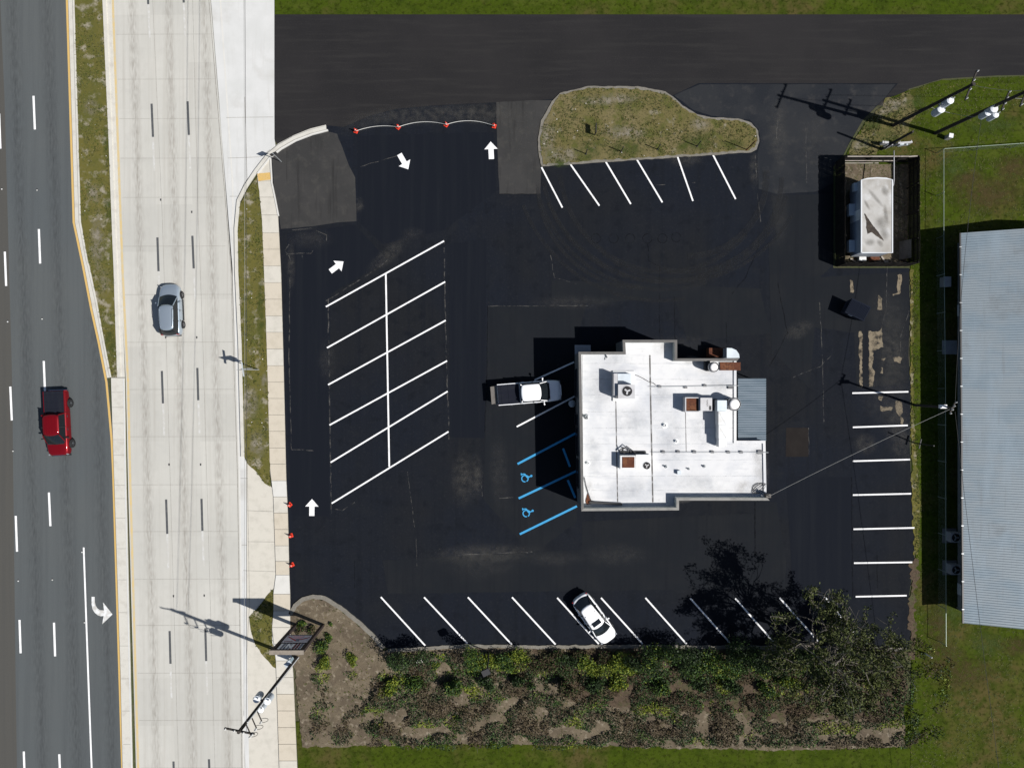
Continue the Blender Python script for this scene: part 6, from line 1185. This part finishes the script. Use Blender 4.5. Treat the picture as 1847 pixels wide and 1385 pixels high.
YG = (['leaf_yellow', 'leaf_green'], (.75, .25)); GR = (['leaf_green', 'leaf_yellow', 'leaf_dark'], (.6, .15, .25)); DK = (['leaf_dark', 'leaf_green'], (.8, .2)); BR = (['leaf_brown', 'leaf_dark', 'leaf_green'], (.6, .25, .15))
def at_h(x, y, h): p = W(x, y, h); return 923.5 + p.x * PPM, 692 - p.y * PPM
SH = [(586, 1196, .95, .75, .8, YG, 'bright yellow-green shrub on the dirt near the pylon sign'), (633, 1189, .75, .65, .7, YG, 'yellow-green shrub east of the brighter one by the sign'), (580, 1163, .75, .75, .7, GR, 'sparse green shrub right of the pylon sign'), (592, 1150, .35, .45, .4, GR, 'small green plant northeast of the sign panels'), (543, 1134, .55, .5, .6, BR, 'dark reddish shrub between the sign posts, left one'), (561, 1138, .5, .45, .6, BR, 'dark reddish shrub between the sign posts, right one'), (546, 1124, .5, .35, .4, GR, 'low green weeds just behind the sign posts'),
      (597, 1124, .2, .2, .25, GR, 'tiny green weed on the dirt east of the sign posts'), (738, 1194, 1.7, 1.2, 3.1, DK, 'round dark green bush casting a shadow on the lot corner'), (786, 1200, .3, .3, .35, YG, 'tiny yellow weed on the bare dirt'), (848, 1186, 1.0, .9, 2.7, GR, 'green shrub just west of the floodlight post'), (884, 1196, 1.2, .75, 1.0, YG, 'yellow-green shrub at the foot of the floodlight post'), (905, 1186, 1.1, .9, 1.4, GR, 'leafy green shrub just east of the floodlight post'), (938, 1188, 1.0, .8, 1.1, YG, 'yellow shrub second to the east of the floodlight post'),
      (968, 1192, 1.1, .8, .9, BR, 'brown dry shrub south of the fourth stall line'), (1000, 1186, 1.0, .7, .9, BR, 'brown tangled shrub southwest of the white sedan'), (1030, 1196, 1.2, .9, 1.2, DK, 'dark shrub southwest of the sedan behind brown stems'), (1060, 1200, 1.0, .8, 1.1, YG, 'yellow-green shrub straight south of the sedan rear'), (1088, 1188, .9, .6, .9, BR, 'brown shrub at the nose of the white sedan'), (1122, 1192, 1.5, 1.1, 1.6, YG, 'broad yellow-green shrub southeast of the white sedan'), (1160, 1190, 1.4, 1.0, 3.3, DK, 'dark upright shrub east of the broad yellow one'), (1195, 1194, 1.4, 1.0, 3.0, GR, 'green shrub at the sixth stall line from the sedan'), (1232, 1188, 1.5, 1.1, 3.4, DK, 'dark full shrub at the edge of the tree shadow'), (1268, 1192, 1.5, 1.1, 1.8, GR, 'sunlit green shrub under the tree shadow edge'), (1308, 1192, 1.4, 1.1, 1.7, (['leaf_green', 'leaf_yellow'], (.8, .2)), 'bright green leafy shrub in the hedge middle'), (1350, 1188, 1.6, 1.2, 3.4, DK, 'big dark shrub in the hedge below the tree shadow'), (1392, 1192, 1.5, 1.1, 3.2, DK, 'dark shrub just west of the spreading tree'), (1438, 1190, 1.5, 1.1, 1.8, DK, 'dark shrub under the spreading tree crown, western one'), (1486, 1196, 1.4, 1.0, 1.4, GR, 'green shrub under the spreading tree crown'), (1545, 1198, 1.4, 1.0, 1.3, BR, 'brown shrub under the eastern crown edge'), (1600, 1190, 1.0, .9, 1.0, BR, 'dry brown shrub near the southeast lot corner')]
for i, (x, y, rx, ry, h, (ms, mx), lab) in enumerate(SH):
    k_ = 1.0 if x < 700 else 1.3; gx, gy = at_h(x, y + (3 if x > 820 else 0), h * .6); shrub(gx, gy, rx * k_ * 1.1, ry * k_ * 1.15, h, lab, ms, mx, int(350 + 900 * rx * ry), .08 if rx < 1.3 else .095, i + 3)
for i, (x, y, rx, ry, h, kk, lab) in enumerate([(862, 1203, 1.0, .6, .8, GR, 'low green shrub southwest of the floodlight post'), (916, 1204, 1.2, .6, .8, YG, 'low yellow-green shrub southeast of the floodlight post'), (985, 1206, 1.2, .6, .8, BR, 'low brown shrub at the bed edge, west of the sedan'), (1045, 1184, .8, .5, .7, BR, 'dry brown stems right behind the kerb west of the sedan nose'), (1082, 1206, 1.3, .7, 1.0, YG, 'bright low shrub south of the sedan nose'), (1148, 1208, 1.3, .7, 1.0, YG, 'bright low shrub in front of the dark upright one'), (1178, 1180, 1.0, .6, 1.2, DK, 'dark shrub close to the kerb below the sedan stall row'), (1215, 1182, 1.0, .6, 1.3, DK, 'dark shrub close to the kerb left of the full dark one'), (1250, 1206, 1.3, .7, 1.1, GR, 'low green shrub beneath the tree shadow edge'), (1290, 1208, 1.3, .7, 1.1, (['leaf_green', 'leaf_yellow'], (.7, .3)), 'low leafy shrub in the hedge middle'), (1330, 1206, 1.3, .7, 1.1, DK, 'low dark shrub right of the leafy one'), (1372, 1208, 1.3, .7, 1.1, GR, 'low green shrub below the big dark one'), (1418, 1206, 1.3, .7, 1.0, BR, 'low brown shrub near the spreading tree trunk'), (1462, 1182, 1.2, .6, 1.2, DK, 'dark shrub left of the spreading tree trunk'), (1515, 1184, 1.2, .6, 1.0, DK, 'dark shrub right of the spreading tree trunk')]):
    ms, mx = kk; gx, gy = at_h(x, y, h * .6); shrub(gx, gy, rx * 1.2, ry * 1.2, h, lab, ms, mx, int(350 + 900 * rx * ry), .085, 60 + i)
f = MB(); f.lathe((*W(757, 1192)[:2], .05), [(.05, 0), (.34, .02), (.30, .16), (.12, .22)], 7); tag(f.build('rock', M['pale_debris']), 'pale rock lying on the bare dirt of the bed', 'rock')
# a second row fills the bed south of the photographed strip
for i in range(15):
    x = 700 + i * 62 + random.uniform(-15, 15); gx, gy = at_h(x, 1236 + random.uniform(-6, 10), .8); ms, mx = random.choice([GR, DK, BR, YG, DK])
    shrub(gx, gy, random.uniform(1.0, 1.7), random.uniform(.8, 1.1), random.uniform(.9, 1.8), 'mixed shrub in the rear row of the south bed', ms, mx, 1100, .1, 100 + i, 'rear row shrubs in the south bed')
def tree(base, crown, R_, hz, label, leaves, seed, mats=('leaf_olive', 'leaf_dark'), mix=.85, levels=5, bark='bark', leafsize=.10, htr=2.0, thick=.24):
    rnd = random.Random(seed); b = W(*base); t = thing('tree', label, 'tree', (b.x, b.y, 0), 0); c = W(*crown) - b; br = MB(); tips = []
    top = Vector((c.x, c.y, 0)); cz = crown[2] if len(crown) > 2 else hz
    C = Vector((c.x, c.y, hz)); fork = Vector((c.x * .3, c.y * .3, htr)); f = MB(); f.tube([(0, 0, -.1), (0, 0, .3), tuple(fork * .6), tuple(fork)], thick, 9, thick * .72); trunk = f.build('trunk', M[bark], t, True)
    def grow(p, d, L, r, lv):
        k = 4; pts = [p]; q = p.copy(); dd = d.copy()
        for i in range(k):
            dd = (dd + Vector((rnd.gauss(0, .22), rnd.gauss(0, .22), rnd.gauss(0, .14)))).normalized()
            q = q + dd * L / k; pts.append(q.copy())
        br.tube(pts, r, 6 if r > .05 else 4, r * .6, cap=False)
        if lv <= 2:
            for i, pt in enumerate(pts[1:]): tips.append((pt, lv))
        if lv == 0: return
        for k2 in range(rnd.choice((2, 3, 3))):
            nd = (dd + Vector((rnd.gauss(0, .75), rnd.gauss(0, .75), rnd.gauss(0.02, .35)))).normalized(); s_ = pts[rnd.choice((2, 3, 4))] if k2 else pts[-1]
            rel = s_ - C
            if (rel.x / R_) ** 2 + (rel.y / R_) ** 2 + (rel.z / (R_ * .6)) ** 2 > 1: nd = (nd * .4 - rel.normalized() * .8).normalized()
            grow(s_, nd, L * rnd.uniform(.66, .86), r * .62, lv - 1)
    nb = 6
    for k in range(nb):
        a = k * 6.283 / nb + rnd.uniform(-.3, .3); tgt = C + Vector((math.cos(a) * R_ * .6, math.sin(a) * R_ * .6, rnd.uniform(-.3, .8))); d = (tgt - fork).normalized(); grow(fork, d, (tgt - fork).length * .62, thick * .55, levels)
    br.build('limbs', M[bark], t)
    lf = MB()
    for i in range(leaves):
        pt, lv = rnd.choice(tips); 
        cl_ = mnoise.noise(pt * .75 + Vector((seed, 0, 0)))
        if cl_ < -.12 + rnd.uniform(-.1, .1): continue
        lf.mat(0 if rnd.random() < mix + cl_ * .5 else 1); leaf(lf, pt + Vector((rnd.gauss(0, .14), rnd.gauss(0, .14), rnd.gauss(0, .10))), leafsize, rnd, .5)
    lf.build('crown', [M[m_] for m_ in mats], t); return t
def thicket(name, poly, z, n, label, seed, hmax=1.0, gap=-.12):
    rnd = random.Random(seed); P = px2(poly); xs = [p[0] for p in P]; ys = [p[1] for p in P]; mb = MB(); c = 0
    while c < n:
        x = rnd.uniform(min(xs), max(xs)); y = rnd.uniform(min(ys), max(ys)); c += 1
        if not inside((x, y), P): continue
        v = mnoise.noise(Vector((x * .55, y * .75, seed))) + .35 * mnoise.noise(Vector((x * 2.1, y * 2.1, seed + 3)))
        if v < gap + rnd.uniform(-.12, .12): continue
        h = max(.05, .12 + hmax * (v - gap) * (.7 + .3 * rnd.random())); kx = mnoise.noise(Vector((x * .45 + 9, y * .6, seed + 7))) + rnd.uniform(-.16, .16)
        mb.mat(0 if kx > .34 else 1 if kx > .12 else 2 if kx > -.16 else 3); leaf(mb, Vector((x, y, z + h * rnd.uniform(.45, 1))), rnd.uniform(.06, .11), rnd, .8)
        if rnd.random() < .02:
            d = Vector((rnd.uniform(-.4, .4), rnd.uniform(-.4, .4), rnd.uniform(.1, .5))); mb.mat(4); a_ = Vector((x, y, z)); mb.tube([a_, a_ + d * .6 + Vector((0, 0, h * .4)), a_ + d + Vector((0, 0, h))], .018, 3, .006, cap=False)
    o = mb.build(name, [M['leaf_yellow'], M['leaf_green'], M['leaf_dark'], M['leaf_brown'], M['bark']]); return tag(o, label, 'undergrowth', None, 'stuff')
thicket('undergrowth', [(700, 1176), (1000, 1170), (1640, 1172), (1640, 1240), (1660, 1345), (690, 1345), (640, 1300), (700, 1215)], .05, 80000, 'wild tangled undergrowth filling the bed along the lot south edge', 21, 1.1, -.20)
thicket('undergrowth', [(560, 1215), (700, 1205), (690, 1345), (560, 1340)], .05, 6000, 'sparse low weeds on the dirt south of the sign', 22, .5, .10)
thicket('undergrowth', [(1640, 1150), (1660, 1150), (1720, 1190), (1700, 1330), (1650, 1345)], .03, 2600, 'rough weeds in the grass beyond the southeast lot corner', 23, .35, -.02)
tree((1478, 1175), (1453, 1133), 4.9, 6.0, 'spreading sparse oak with grey branches over the southeast stalls', 24000, 5, levels=4, leafsize=.11)
tree((1566, 1170), (1545, 1138), 3.0, 4.6, 'smaller sparse tree right of the spreading oak', 10000, 9, levels=3, thick=.14, htr=1.6)
# scattered litter: pebbles and scraps
f = MB(); rnd = random.Random(4)
for k in range(60):
    poly = rnd.choice([IN, BED, VERGE, MED]); P = px2(poly); 
    for _ in range(30):
        x = rnd.uniform(min(p[0] for p in P), max(p[0] for p in P)); y = rnd.uniform(max(-26, min(p[1] for p in P)), min(26, max(p[1] for p in P)))
        if inside((x, y), P): s_ = rnd.uniform(.03, .09); f.box((x, y, .15), (s_, s_ * .7, .04), rnd.uniform(0, 3)); break
tag(f.build('litter', M['pale_debris']), 'pale scraps and pebbles scattered over the dirt and grass', 'litter', None, 'stuff')
